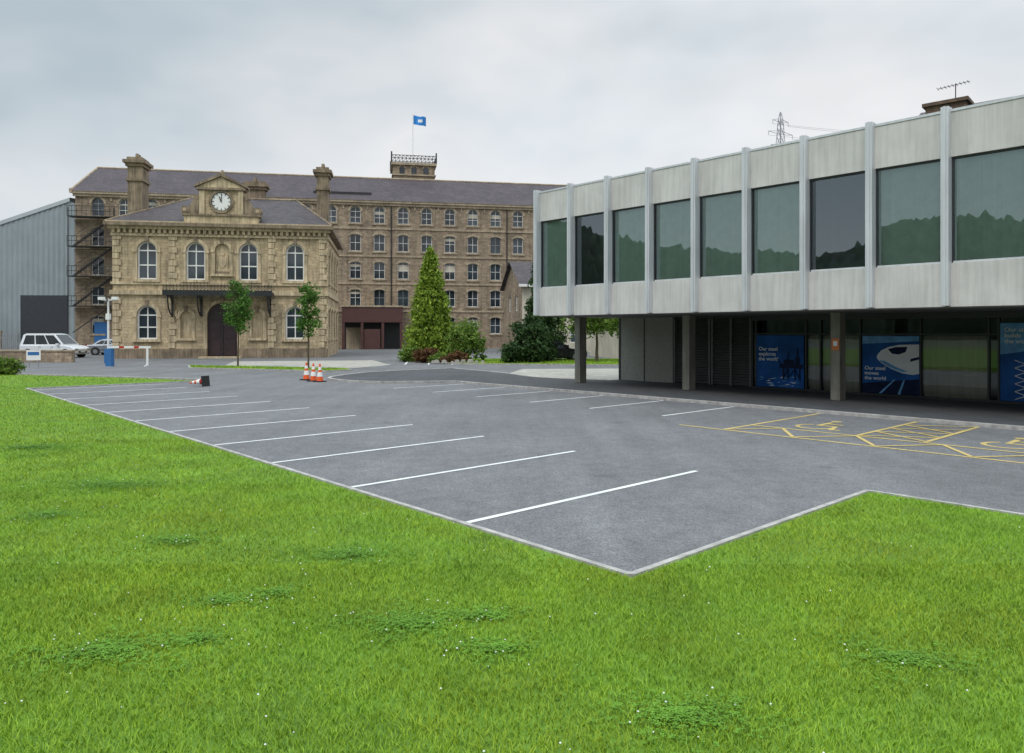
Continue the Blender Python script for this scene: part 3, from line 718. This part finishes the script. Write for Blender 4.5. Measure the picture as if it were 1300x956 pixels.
for a_,b_ in ((-3,-3),(3,-3),(-3,3),(3,3)): w.bar((tx+a_,ty+b_,z),(tx+a_,ty+b_,z+1.4),.1,'iron',6)
w.build('roof_tower',ml)
w=MB()
x0,x1=29.6,36.6
w.box(x0,x1,-3,-.15,3.2,5.0,'redfascia'); w.box(x0-.1,x1+.1,-3.1,-.14,5.001,5.2,'milltrim')
for x in (x0+.15,x0+2.3,x0+4.7,x1-.15): w.box(x-.15,x+.15,-2.95,-2.65,0,3.2,'redfascia')
w.box(x0,x1,-.5,-.4,0,3.2,'iron'); w.box(x0+2.5,x0+4.4,-2.8,-2.75,.0,2.4,'redfascia'); w.box(x0+.4,x0+2.1,-.56,-.51,0,2.6,'milltrim')
w.build('entrance_porch',ml)
# fire escape
w=MB()
for zl in (5.0,8.35,11.7,15.05):
    w.box(-.3,4.6,-1.5,-.12,zl-.08,zl,'iron')
    for yy in (-1.5,):
        for hh in (.55,1.1): w.bar((-.3,yy,zl+hh),(4.6,yy,zl+hh),.04,'iron',4)
        for i in range(11): w.bar((-.3+i*.49,yy,zl),(-.3+i*.49,yy,zl+1.1),.025,'iron',4)
    if zl<14:
        w.bar((.2,-1.2,zl),(4.2,-1.2,zl+3.3),.07,'iron',4); w.bar((.2,-.7,zl),(4.2,-.7,zl+3.3),.07,'iron',4); w.bar((.2,-1.25,zl+1),(4.2,-1.25,zl+4.2),.03,'iron',4)
        for i in range(16): w.box(.2+i*.25,.45+i*.25,-1.2,-.7,zl+i*.206,zl+i*.206+.03,'iron')
for xx in (-.2,4.5): w.bar((xx,-1.45,0),(xx,-1.45,16),.06,'iron',6)
w.bar((.2,-1.2,2.0),(4.2,-1.2,5.0),.07,'iron',4)
w.build('fire_escape',ml)
w=MB(); w.box(2.0,3.4,-.06,.0,.0,3.2,'bluedoor'); w.box(5.2,6.6,-.06,0,0,3.2,'bluedoor'); w.build('blue_doors',ml)
# flagpole
fp=MM@Matrix.Translation((tx,ty,24.95)); fe=empty('flagpole',fp)
w=MB(); w.cyl(0,0,0,7.4,.07,.04,'frame',8); w.cyl(0,0,7.4,7.55,.09,.02,'frame',8); w.build('pole',fe)
w=MB(); nx,nz=14,6
def fpnt(i,j):
    u=i/nx; v=j/nz
    return (.08+u*1.75, .22*math.sin(u*7+v*.8)*u**.5, 7.25-v*1.25-.18*u+.05*math.sin(u*9))
for i in range(nx):
    for j in range(nz):
        u,v=(i+.5)/nx,(j+.5)/nz
        w.poly([fpnt(i,j+1),fpnt(i+1,j+1),fpnt(i+1,j),fpnt(i,j)],'posterw' if (abs(v-.5)<.12 and .35<u<.7) or (abs(u-.5)<.06 and .3<v<.6) else 'flag')
w.build('flag',fe,smooth=True)

# ------------------------------------------------------------ warehouse shed (left)
SM=frame(-112,90,math.radians(3)); sd=empty('warehouse_shed',SM)
w=MB(); Wd=58; rx=56
def rz(x): return max(2,18.6-(rx-x)*.355) if x<rx else 18.6-(x-rx)*.355
prev=None; x=0.; k=0
while x<Wd:
    y_=[0,0,.06,.06][k%4]; z=max(rz(x),6)
    if prev: 
        if not(49.9<(x+prev[0])/2<55.9): w.poly([(prev[0],prev[1],0),(x,y_,0),(x,y_,z),(prev[0],prev[1],prev[2])],'shed')
        else: w.poly([(prev[0],prev[1],6.7),(x,y_,6.7),(x,y_,z),(prev[0],prev[1],prev[2])],'shed')
    prev=(x,y_,z); k+=1; x+=.16
w.box(49.6,56.2,.1,.2,0,6.8,'shutter')
for i in range(22): w.box(49.95,55.9,.04,.1,i*.3+.02,i*.3+.24,'shutter')
w.poly([(0,-.1,6),(20.5,-.1,6.0),(rx,-.1,18.6),(rx,-.1,19.1),(20.5,-.1,6.5),(0,-.1,6.5)],'shedl')
w.poly([(20.5,-.1,6.5),(rx,-.1,19.1),(rx,50,19.1),(20.5,50,6.5)],'shedl'); w.poly([(rx,-.1,19.1),(Wd+2,-.1,18.4),(Wd+2,50,18.4),(rx,50,19.1)],'shedl')
w.build('cladding',sd)
w=MB(); w.box(38,49.4,-3,-2.7,0,2.2,'mill'); 
w.build('yard_wall',sd)

# ------------------------------------------------------------ secondary buildings
bm=frame(1.0,72,math.radians(12)); e1=empty('cream_house',bm); w=MB()
oo=[(2.5,1.1,1,2.6,0),(5.5,1.1,1,2.6,0),(2.5,1.1,4.2,5.8,0),(5.5,1.1,4.2,5.8,0),(9,1.1,4.2,5.8,0),(9,1.1,1,2.6,0)]
w.wall(0,14,0,6.8,oo,'cream')
for o in oo: w.window(*o,.15)
w.T=Matrix.Rotation(-math.pi/2,4,'Z')@Matrix.Translation((-9,0,0)); w.wall(0,9,0,6.8,[(3,1.1,4.2,5.8,0),(6.3,1.1,4.2,5.8,0)],'mill')
for xx in (3,6.3): w.window(xx,1.1,4.2,5.8,0,.15)
w.T=None
w.poly([(0,0,6.8),(0,4.5,9.3),(0,9,6.8)],'mill'); w.poly([(14,0,0),(14,9,0),(14,9,6.8),(14,0,6.8)],'cream')
w.poly([(-.4,-.5,6.6),(14.4,-.5,6.6),(14.4,4.5,9.4),(-.4,4.5,9.4)],'slate2'); w.poly([(-.4,9.5,6.6),(-.4,4.5,9.4),(14.4,4.5,9.4),(14.4,9.5,6.6)],'slate2')
w.box(-.45,14.45,-.6,-.5,6.5,6.75,'frame')
w.build('walls_and_roof',e1)
bm=frame(8.2,56,math.radians(10)); e1=empty('garage_building',bm); w=MB()
oo=[(1.6,1.5,0,2.6,0),(4.4,2.2,0,2.6,0),(8,2.2,0,2.6,0)]
w.wall(0,16,0,4.2,oo,'cream',dep=.3)
for o in oo: w.window(*o,.25,fr='dframe')
w.box(-.2,16,-.3,8,4.2,4.45,'dframe'); w.box(0,.1,.01,8,0,4.2,'cream'); w.build('walls_and_roof',e1)
bm=frame(23.2,43,math.radians(-42)); e1=empty('brown_stone_house',bm); w=MB()
w.box(0,20,0,9,0,13.2,'brownst'); w.box(-.3,20.3,-.3,9.3,13.2,13.5,'brownst')
w.poly([(-.3,-.3,13.5),(20.3,-.3,13.5),(20.3,4.5,16),(-.3,4.5,16)],'slate2')
w.box(1.0,3.0,-.2,1.2,13.4,15.0,'brownst'); w.box(.85,3.15,-.35,1.35,15.0,15.2,'brownst')
w.build('walls',e1)
# ------------------------------------------------------------ hills (one behind the office, woodland ridge behind the viewer)
def hn(x,y):
    return (np.sin(x*.021+1)*np.cos(y*.017)+.5*np.sin(x*.05+y*.043)+.3*np.sin(x*.11-y*.09))
n=70; gx,gy_=np.meshgrid(np.linspace(-60,520,n),np.linspace(170,640,n))
gz=72*np.exp(-((gx-180)**2+(gy_-350)**2)/16200)*(1+.05*hn(gx*3,gy_*3))+rng.uniform(-1,1,gx.shape)-.8
V=np.stack([gx.ravel(),gy_.ravel(),gz.ravel()],1); I=np.arange(n*n).reshape(n,n)
npmesh('hill',V,np.stack([I[:-1,:-1],I[:-1,1:],I[1:,1:],I[1:,:-1]],-1).reshape(-1,4),'hill',None,4)
na,nr=620,26
th=np.linspace(math.radians(158),math.radians(350),na)[None,:]; rr=np.linspace(0,1,nr)[:,None]
R=170+rr*170; boost=1+.30*np.clip((math.radians(215)-th)/math.radians(35),0,1)
hh=(35*boost+7*np.sin(th*5+1.)+5*np.sin(th*11)+3*np.sin(th*23+2))*np.clip(rr*1.15,0,1)**.8
nse=(np.abs(np.sin(th*170+rr*31))*2.4+np.abs(np.sin(th*97+rr*57+1))*2.8+np.abs(np.sin(th*41+rr*17))*3+rng.uniform(-1.5,1.8,(nr,na)))*(rr>.02)
zz=hh+nse-.5
V=np.stack([(R*np.cos(th)).ravel(),(R*np.sin(th)).ravel(),zz.ravel()],1); I=np.arange(na*nr).reshape(nr,na)
npmesh('wooded_hillside',V,np.stack([I[:-1,:-1],I[:-1,1:],I[1:,1:],I[1:,:-1]],-1).reshape(-1,4),'hill',None,4)

# ------------------------------------------------------------ pylon
def pylon(px,py,pz_,H):
    e_=empty('electricity_pylon',frame(px,py,.5,pz_)); w=MB(); lv=[0,.2,.38,.53,.66,.76,.85,.93,1.0]; wd=[4,3.1,2.4,1.8,1.3,1.0,.85,.6,.1]
    for i in range(len(lv)-1):
        a,b=wd[i],wd[i+1];z0_,z1_=lv[i]*H,lv[i+1]*H
        for sx,sy in ((1,1),(1,-1),(-1,1),(-1,-1)):
            w.bar((sx*a,sy*a,z0_),(sx*b,sy*b,z1_),.13,'steel',4)
        for sy in (1,-1):
            w.bar((-a,sy*a,z0_),(b,sy*b,z1_),.09,'steel',4);w.bar((a,sy*a,z0_),(-b,sy*b,z1_),.09,'steel',4)
            w.bar((sy*a,-a,z0_),(sy*b,b,z1_),.09,'steel',4)
    tips=[]
    for f,L_ in ((.66,5.5),(.79,7),(.91,4.5)):
        for s_ in (-1,1):
            w.bar((0,0,f*H+1),(s_*L_,0,f*H),.1,'steel',4);w.bar((0,0,f*H-.6),(s_*L_,0,f*H),.1,'steel',4); w.bar((s_*L_,0,f*H),(s_*L_,0,f*H-1.6),.1,'steel',4); tips.append((s_*L_,0,f*H-1.6))
    w.build('lattice',e_); return e_,tips
p1,t1=pylon(110,300,51,41); p2,t2=pylon(330,330,70,41)
w=MB()
for a,b in zip(t1,t2):
    A=frame(110,300,.5,51)@Vector(a);B=frame(330,330,.5,70)@Vector(b); pr=A
    for i in range(1,15):
        t_=i/14; q=A.lerp(B,t_); q.z-=9*4*t_*(1-t_)/1.; w.bar(pr,q,.05,'steel',3); pr=q
w.build('power_lines')
# TV aerial on the brown house chimney
ae=empty('tv_aerial',frame(23.2,43,math.radians(-42))@Matrix.Translation((2.4,.4,15.2)))
w=MB(); w.cyl(0,0,0,1.0,.03,.03,'iron',6); w.bar((-.9,0,.9),(.7,0,1.0),.02,'iron',4)
for i in range(9): w.bar((-.9+i*.19,-.3,.9+i*.011),(-.9+i*.19,.3,.9+i*.011),.014,'iron',4)
w.build('mast',ae)

# ------------------------------------------------------------ foliage
def leafquads(C,size,up=0.):
    n=len(C); a=rng.normal(size=(n,3)); a[:,2]+=up; a/=np.linalg.norm(a,axis=1)[:,None]; b=rng.normal(size=(n,3)); b-=a*(a*b).sum(1)[:,None]; b/=np.linalg.norm(b,axis=1)[:,None]
    s_=(size*rng.uniform(.6,1.4,n))[:,None]; a=a*s_*.75;b=b*s_*.4
    return np.stack([C-a,C+b*.9,C+a,C-b],1).reshape(-1,3)
def crown(name,parent,center,rad,nclump,nper,cs,size,mat,shape='ellip'):
    cx_,cy_,cz_=center; pts=[]
    d=rng.normal(size=(nclump,3)); d/=np.linalg.norm(d,axis=1)[:,None]; q=rng.uniform(.35,1,nclump)**.6
    if shape=='cone':
        zc=rng.uniform(0,1,nclump)**1.25; an=rng.uniform(0,2*math.pi,nclump)
        rr_=(1-zc)**.8*(.72+.28*np.sin(an*5+zc*9)*.5+rng.uniform(-.12,.28,nclump))
        cc=np.stack([cx_+rad[0]*rr_*np.cos(an),cy_+rad[1]*rr_*np.sin(an),cz_+rad[2]*zc],1); sz=cs*(1.1-.6*zc)
    else:
        cc=np.array(center)+d*q[:,None]*np.array(rad)*rng.uniform(.75,1.1,nclump)[:,None]; sz=np.full(nclump,cs)*rng.uniform(.5,1.3,nclump)
    for c_,s_ in zip(cc,sz): pts.append(c_+rng.normal(size=(nper,3))*s_*np.array([.5,.5,.42 if shape!='cone' else .6]))
    C=np.concatenate(pts); C=C[C[:,2]>.03]
    V=leafquads(C,size); npmesh(name,V,np.arange(len(V)).reshape(-1,4),mat,parent,4); return cc
def tree(name,x,y,h,tr,center_z,rad,nc,npr,cs,size,mat,shape='ellip',limbs=9):
    e_=empty(name,frame(x,y,0)); w=MB(); prev=Vector((0,0,0)); k=6; top=h*.9
    for i in range(1,k+1):
        q=Vector((random.uniform(-.04,.04)*h*.15,random.uniform(-.04,.04)*h*.15,top*i/k)); w.bar(prev,q,tr*(1-(i-1)/k*.8),'bark',8,tr*(1-i/k*.8)); prev=q
    for i in range(limbs):
        zz_=center_z-rad[2]*.8+rad[2]*1.5*i/limbs if shape!='cone' else h*(.15+.7*i/limbs)
        a=i*2.4; rr_=rad[0]*(.75 if shape!='cone' else .8*(1-i/limbs)); b_=Vector((math.cos(a)*rr_,math.sin(a)*rr_,min(zz_+rad[2]*.25,h*.95) if shape!='cone' else zz_+.3))
        w.bar((0,0,zz_),b_,tr*.35,'bark',5,tr*.1)
    w.build('trunk_and_limbs',e_)
    crown('crown',e_,(0,0,center_z if shape!='cone' else .25),rad,nc,npr,cs,size,mat,shape); return e_
tree('young_tree',-15.9,42.5,5.3,.06,3.55,(.70,.70,1.7),55,42,.34,.12,'leafA')
tree('young_tree',-11.1,39.9,4.9,.06,3.3,(.60,.60,1.55),42,40,.32,.12,'leafA')
tree('conifer_tree',-5.9,53,8,.16,0,(1.95,1.95,7.7),420,45,.40,.17,'leafG','cone',14)
tree('dark_conifer_tree',1.9,51,8,.14,0,(1.1,1.1,8.3),240,40,.36,.16,'leafD','cone',12)
tree('dark_conifer_tree',3.2,58,8,.14,0,(1.1,1.1,6.5),160,40,.36,.16,'leafD','cone',12)
tree('broadleaf_tree',5.8,50,4.2,.12,3.2,(2.6,2.2,1.4),110,40,.5,.18,'leafM')
tree('broadleaf_tree',9.5,60,5,.12,3.6,(3,2.6,1.8),110,40,.55,.2,'leafM')
def shrub(name,x,y,rad,nc,npr,cs,size,mat):
    e_=empty(name,frame(x,y,.0)); w=MB()
    for i in range(6):
        a=i*1.05; w.bar((0,0,0),(math.cos(a)*rad[0]*.6,math.sin(a)*rad[1]*.6,rad[2]*1.2),.03,'bark',5,.012)
    w.build('stems',e_); crown('foliage',e_,(0,0,rad[2]*.95),rad,nc,npr,cs,size,mat)
shrub('shrub',-3.1,50,(1.5,1.3,1.5),75,42,.42,.16,'leafM')
shrub('dark_shrub',1.2,48.2,(1.3,1.2,1.65),120,45,.36,.14,'leafD'); shrub('dark_shrub',.2,47.6,(.9,.9,.75),60,45,.3,.14,'leafD')
shrub('low_shrub',-5.6,49.5,(1.1,.7,.5),50,45,.25,.12,'leafR'); shrub('low_shrub',-3.8,48.2,(1.0,.6,.35),50,45,.22,.12,'leafR')
shrub('low_shrub',-4.8,48.5,(.6,.5,.35),30,45,.22,.1,'leafM'); shrub('low_shrub',-24.4,35.2,(.8,.6,.42),60,50,.22,.09,'leafM'); shrub('low_shrub',-7.2,51,(.7,.6,.5),40,45,.25,.12,'leafM')
w=MB(); rk=empty('boulder')
for i in range(9):
    x=-5.2+i*.42+random.uniform(-.1,.1); y=47.4+random.uniform(-.2,.2); r_=random.uniform(.14,.28)
    w.cyl(x,y,.05,.05+r_,r_,r_*.55,'rock',7)
w.build('stones',rk,bevel=.03)

# ------------------------------------------------------------ vehicles
def car(name,x,y,ang,L,Wc,H,paintm,kind):
    e_=empty(name,frame(x,y,ang)); b=MB(); hw=Wc/2
    if kind=='mpv':
        low=[(.02,.35),(.0,.75),(.08,1.02),(L-1.25,1.06),(L-.35,.92),(L-.03,.72),(L,.38),(L-.15,.26),(.15,.26)]
        gh=[(.1,1.02),(L-1.05,1.05),(L-1.95,H-.06),(L-2.4,H),(.55,H),(.28,H-.08)]
    else:
        low=[(.02,.32),(0,.7),(.1,.92),(L-1.3,.95),(L-.3,.78),(L,.6),(L,.34),(L-.15,.22),(.15,.22)]
        gh=[(.55,.92),(L-1.25,.95),(L-2.05,H-.04),(L-2.5,H),(1.5,H-.02),(1.1,H-.12)]
    b.prism(low[::-1],-hw,hw,paintm); b.build('body',e_,bevel=.06)
    g_=MB(); zt_=H; zb_=gh[0][1]
    def yw(z): return hw-.05-.2*(z-zb_)/(zt_-zb_)
    n_=len(gh)
    for sgn in (-1,1):
        g_.poly([(p[0],sgn*yw(p[1]),p[1]) for p in (gh if sgn<0 else gh[::-1])],paintm)
    for i in range(1,n_):
        p=gh[i];q=gh[(i+1)%n_]; g_.poly([(p[0],-yw(p[1]),p[1]),(q[0],-yw(q[1]),q[1]),(q[0],yw(q[1]),q[1]),(p[0],yw(p[1]),p[1])][::-1],paintm)
    g_.build('roof_and_pillars',e_)
    k=MB()
    za=zb_+.06; zc=H-.14
    xb0,xb1=gh[0][0]+.2,gh[1][0]-.12; xt0,xt1=gh[-1][0]+.18,gh[2][0]-.05
    nwin=3
    for sgn in (-1,1):
        for i in range(nwin):
            f0=i/nwin+.015;f1=(i+1)/nwin-.015
            pts=[(xb0+(xb1-xb0)*f0,za),(xb0+(xb1-xb0)*f1,za),(xt0+(xt1-xt0)*f1,zc),(xt0+(xt1-xt0)*f0,zc)]
            pp=[(p[0],sgn*(yw(p[1])+.006),p[1]) for p in pts]; k.poly(pp if sgn<0 else pp[::-1],'carglass')
    def scr(p,q,sg):
        dx=.01*sg; k.poly([(p[0]*.93+q[0]*.07+dx,-yw(p[1])+.1,p[1]*.93+q[1]*.07+.012),(p[0]*.93+q[0]*.07+dx,yw(p[1])-.1,p[1]*.93+q[1]*.07+.012),(q[0]*.95+p[0]*.05+dx,yw(q[1])-.08,q[1]*.95+p[1]*.05+.012),(q[0]*.95+p[0]*.05+dx,-yw(q[1])+.08,q[1]*.95+p[1]*.05+.012)],'carglass')
    scr(gh[1],gh[2],1); scr(gh[0],gh[-1],-1)
    k.build('windows',e_)
    wh=MB(); r_=.33
    for wx in (.85,L-.85):
        for sgn in (-1,1):
            y0=sgn*(hw-.2);y1=sgn*(hw+.012)
            wh.bar((wx,sgn*(hw+.002),r_),(wx,sgn*(hw+.004),r_),r_+.07,'iron',20)
            wh.bar((wx,y0,r_),(wx,y1,r_),r_,'tyre',20); wh.bar((wx,y1,r_),(wx,sgn*(hw+.02),r_),r_*.62,'alloy',14)
            for j in range(5):
                a=j*1.257; wh.bar((wx+.08*math.cos(a),sgn*(hw+.022),r_+.08*math.sin(a)),(wx+.2*math.cos(a+.3),sgn*(hw+.022),r_+.2*math.sin(a+.3)),.02,'iron',4)
    wh.build('wheels',e_)
    d=MB()
    for sgn in (-1,1):
        d.box(L-.12,L-.0+.012,sgn*(hw-.42),sgn*(hw-.08),.6,.74,'alloy'); d.box(-.012,.05,sgn*(hw-.22),sgn*(hw-.05),.68,.98,'lampr')
        d.box(L-1.55,L-1.35,sgn*(hw),sgn*(hw+.16),1.0,1.16,paintm)
        for xx in (L*.36,L*.58): d.box(xx-.006,xx+.006,sgn*(hw-.002),sgn*(hw+.004),.38,.98,'iron'); d.box(xx+.08,xx+.22,sgn*(hw),sgn*(hw+.02),.85,.88,'iron')
        d.box(.1,L-.1,sgn*(hw),sgn*(hw+.012),.44,.5,'tyre')
    d.box(L-.0,L+.015,-.45,.45,.4,.55,'iron'); d.box(L,L+.02,-.26,.26,.44,.53,'frame'); d.box(-.02,0,-.26,.26,.6,.7,'frame')
    d.build('lights_and_trim',e_); return e_
car('white_people_carrier',-39.7,60,math.radians(-8),5.0,1.85,1.95,'carw','mpv')
car('silver_car',-38.0,66,math.radians(4),4.4,1.75,1.45,'cars','sal')
car('black_car',1.0,52.6,math.radians(5),4.3,1.75,1.45,'cark','sal')

# ------------------------------------------------------------ small things
def cone(x,y,lay=False,h=.75):
    mt=frame(x,y,random.uniform(0,6),.014)
    if lay: mt=frame(x,y,math.radians(162),.215)@Matrix.Rotation(math.radians(97),4,'Y')
    e_=empty('traffic_cone',mt); w=MB()
    w.box(-.2,.2,-.2,.2,0,.04,'tyre')
    def rad_(z): return .145-.115*z/h
    for a,b,m in ((.04,.22,'orange' if not lay else 'lampr'),(.22,.40,'conew'),(.40,.50,'orange'),(.50,.62,'conew'),(.62,h,'orange')):
        w.cyl(0,0,a,b,rad_(a)+(.004 if m=='conew' else 0),rad_(b)+(.004 if m=='conew' else 0),m,16)
    w.build('cone_body',e_)
cone(-8.9,31.7);cone(-8.38,30.9);cone(-8.0,30.5);cone(-11.7,28.0,True)
# cctv post
e_=empty('cctv_post',frame(-26.9,48.8,0)); w=MB(); w.cyl(0,0,0,4.3,.07,.06,'frame',10); w.box(-.2,.2,-.15,.15,0,.9,'bluedoor'); w.box(-.12,.12,-.12,.12,2.9,3.3,'frame')
w.bar((-.45,0,4.2),(.45,0,4.2),.035,'frame'); w.box(-.65,-.25,-.1,.1,4.22,4.42,'frame'); w.box(.25,.65,-.1,.1,4.22,4.42,'frame'); w.bar((0,-.1,4.25),(0,-.35,4.0),.06,'iron'); w.build('post_and_cameras',e_)
# lift barrier
e_=empty('vehicle_barrier',frame(-24.4,44.4,0)); w=MB(); w.box(0,2.5,-.04,.04,1.1,1.22,'frame'); 
w.box(2.25,2.35,-.05,.05,0,1.1,'frame'); w.box(-.15,.2,-.18,.18,0,1.08,'bluedoor'); w.box(.6,.9,-.045,-.041,1.1,1.22,'lampr'); w.box(1.5,1.8,-.045,-.041,1.1,1.22,'lampr')
w.bar((2.3,0,.1),(2.3,-.4,0),.03,'frame'); w.build('arm_and_posts',e_)
# sign post
e_=empty('notice_sign',frame(-28.4,43.5,.1)); w=MB(); w.cyl(-.25,0,0,.9,.03,.03,'steel',8); w.cyl(.25,0,0,.9,.03,.03,'steel',8); w.box(-.4,.4,-.04,-.03,.4,1.0,'frame'); w.box(-.32,.32,-.045,-.041,.7,.9,'bluedoor'); w.build('board_and_posts',e_)
# palisade fence
e_=empty('palisade_fence',frame(-52,58,math.radians(-4))); w=MB()
for i in range(80):
    x=i*.17; w.box(x,x+.07,-.02,.0,.05,1.9,'steel'); w.poly([(x,-.021,1.9),(x+.07,-.021,1.9),(x+.035,-.021,2.02)],'steel')
for z in (.35,1.6): w.box(0,13.6,0,.04,z,z+.06,'steel')
for i in range(6): w.box(i*2.7,i*2.7+.08,.041,.12,0,2.0,'steel')
w.build('pales_and_rails',e_)
for i in range(4):
    e_=empty('plastic_barrier',frame(-40.5+i*1.9-6,55.5,math.radians(3))); w=MB()
    w.box(0,1.7,-.03,.03,.75,1.0,'orange'); w.box(0,1.7,-.03,.03,.3,.5,'conew'); w.box(0,.08,-.035,.035,0,.999,'orange'); w.box(1.62,1.7,-.035,.035,0,.999,'orange'); w.box(-.05,.15,-.25,.25,0,.05,'tyre'); w.box(1.55,1.75,-.25,.25,0,.05,'tyre'); w.build('boards_and_feet',e_)
e_=empty('low_stone_wall',frame(-50,51,math.radians(-3))); w=MB(); w.box(0,20,0,.35,0,.75,'mill'); w.box(-.05,20.05,-.05,.4,.75,.85,'milltrim'); w.build('wall_and_coping',e_)

# ------------------------------------------------------------ world / light / camera
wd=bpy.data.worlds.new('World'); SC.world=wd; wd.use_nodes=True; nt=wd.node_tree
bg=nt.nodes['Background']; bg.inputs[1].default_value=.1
sky=nt.nodes.new('ShaderNodeTexSky'); sky.sky_type='NISHITA'; sky.sun_disc=False
el,az=math.radians(52),math.radians(215)   # azimuth measured clockwise from +Y
sky.sun_elevation=el; sky.sun_rotation=az
tc=nt.nodes.new('ShaderNodeTexCoord').outputs['Generated']
n1=noise(nt,mapping(nt,tc,(1.,1.,2.0)),1.9,4,.5)
n2=noise(nt,mapping(nt,tc,(1.,1.,2.2)),4.2,3,.5)
sx=nt.nodes.new('ShaderNodeSeparateXYZ'); nt.links.new(tc,sx.inputs[0])
cl=ramp(nt,n1,[(.36,(.60,.69,.76)),(.48,(.78,.83,.87)),(.60,(.91,.92,.935))])
cl=mixc(nt,1.,cl,ramp(nt,n2,[(.3,.92),(.7,1.05)]),'MULTIPLY')
# heavier cloud bank high on the left
kx=nt.nodes.new('ShaderNodeMath'); kx.operation='MULTIPLY_ADD'; kx.inputs[1].default_value=-.6; nt.links.new(sx.outputs[0],kx.inputs[0]); nt.links.new(sx.outputs[2],kx.inputs[2])
n3=nt.nodes.new('ShaderNodeMath'); n3.operation='MULTIPLY_ADD'; n3.inputs[1].default_value=.6; nt.links.new(n2,n3.inputs[0]); nt.links.new(kx.outputs[0],n3.inputs[2])
cl=mixc(nt,ramp(nt,n3.outputs[0],[(.58,0.),(.92,.9)]),cl,(.46,.55,.61))
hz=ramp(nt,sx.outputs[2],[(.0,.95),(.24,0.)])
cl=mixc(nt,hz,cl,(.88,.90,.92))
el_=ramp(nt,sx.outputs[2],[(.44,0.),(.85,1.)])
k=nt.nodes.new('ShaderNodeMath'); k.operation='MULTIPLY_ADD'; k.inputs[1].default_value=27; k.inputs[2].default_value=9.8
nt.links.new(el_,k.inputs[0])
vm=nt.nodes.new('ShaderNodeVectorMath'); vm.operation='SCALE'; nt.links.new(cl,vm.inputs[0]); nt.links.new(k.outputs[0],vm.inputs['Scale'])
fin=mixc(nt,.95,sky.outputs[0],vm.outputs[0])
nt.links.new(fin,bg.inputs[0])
L=bpy.data.lights.new('sun','SUN'); L.energy=1.3; L.angle=math.radians(20); L.color=(1,.95,.87)
so=bpy.data.objects.new('sun',L); COL.objects.link(so)
dirv=Vector((math.sin(az)*math.cos(el),math.cos(az)*math.cos(el),math.sin(el)))
so.rotation_euler=dirv.to_track_quat('Z','Y').to_euler()
cam=bpy.data.cameras.new('camera'); co=bpy.data.objects.new('camera',cam); COL.objects.link(co)
co.location=(0,0,2.1); co.rotation_euler=(math.radians(90),0,0); cam.sensor_width=36; cam.lens=25.75; cam.shift_y=-.0438; cam.clip_end=4000; cam.clip_start=.1
SC.camera=co
SC.view_settings.view_transform='Standard'; SC.view_settings.look='None'; SC.view_settings.exposure=0
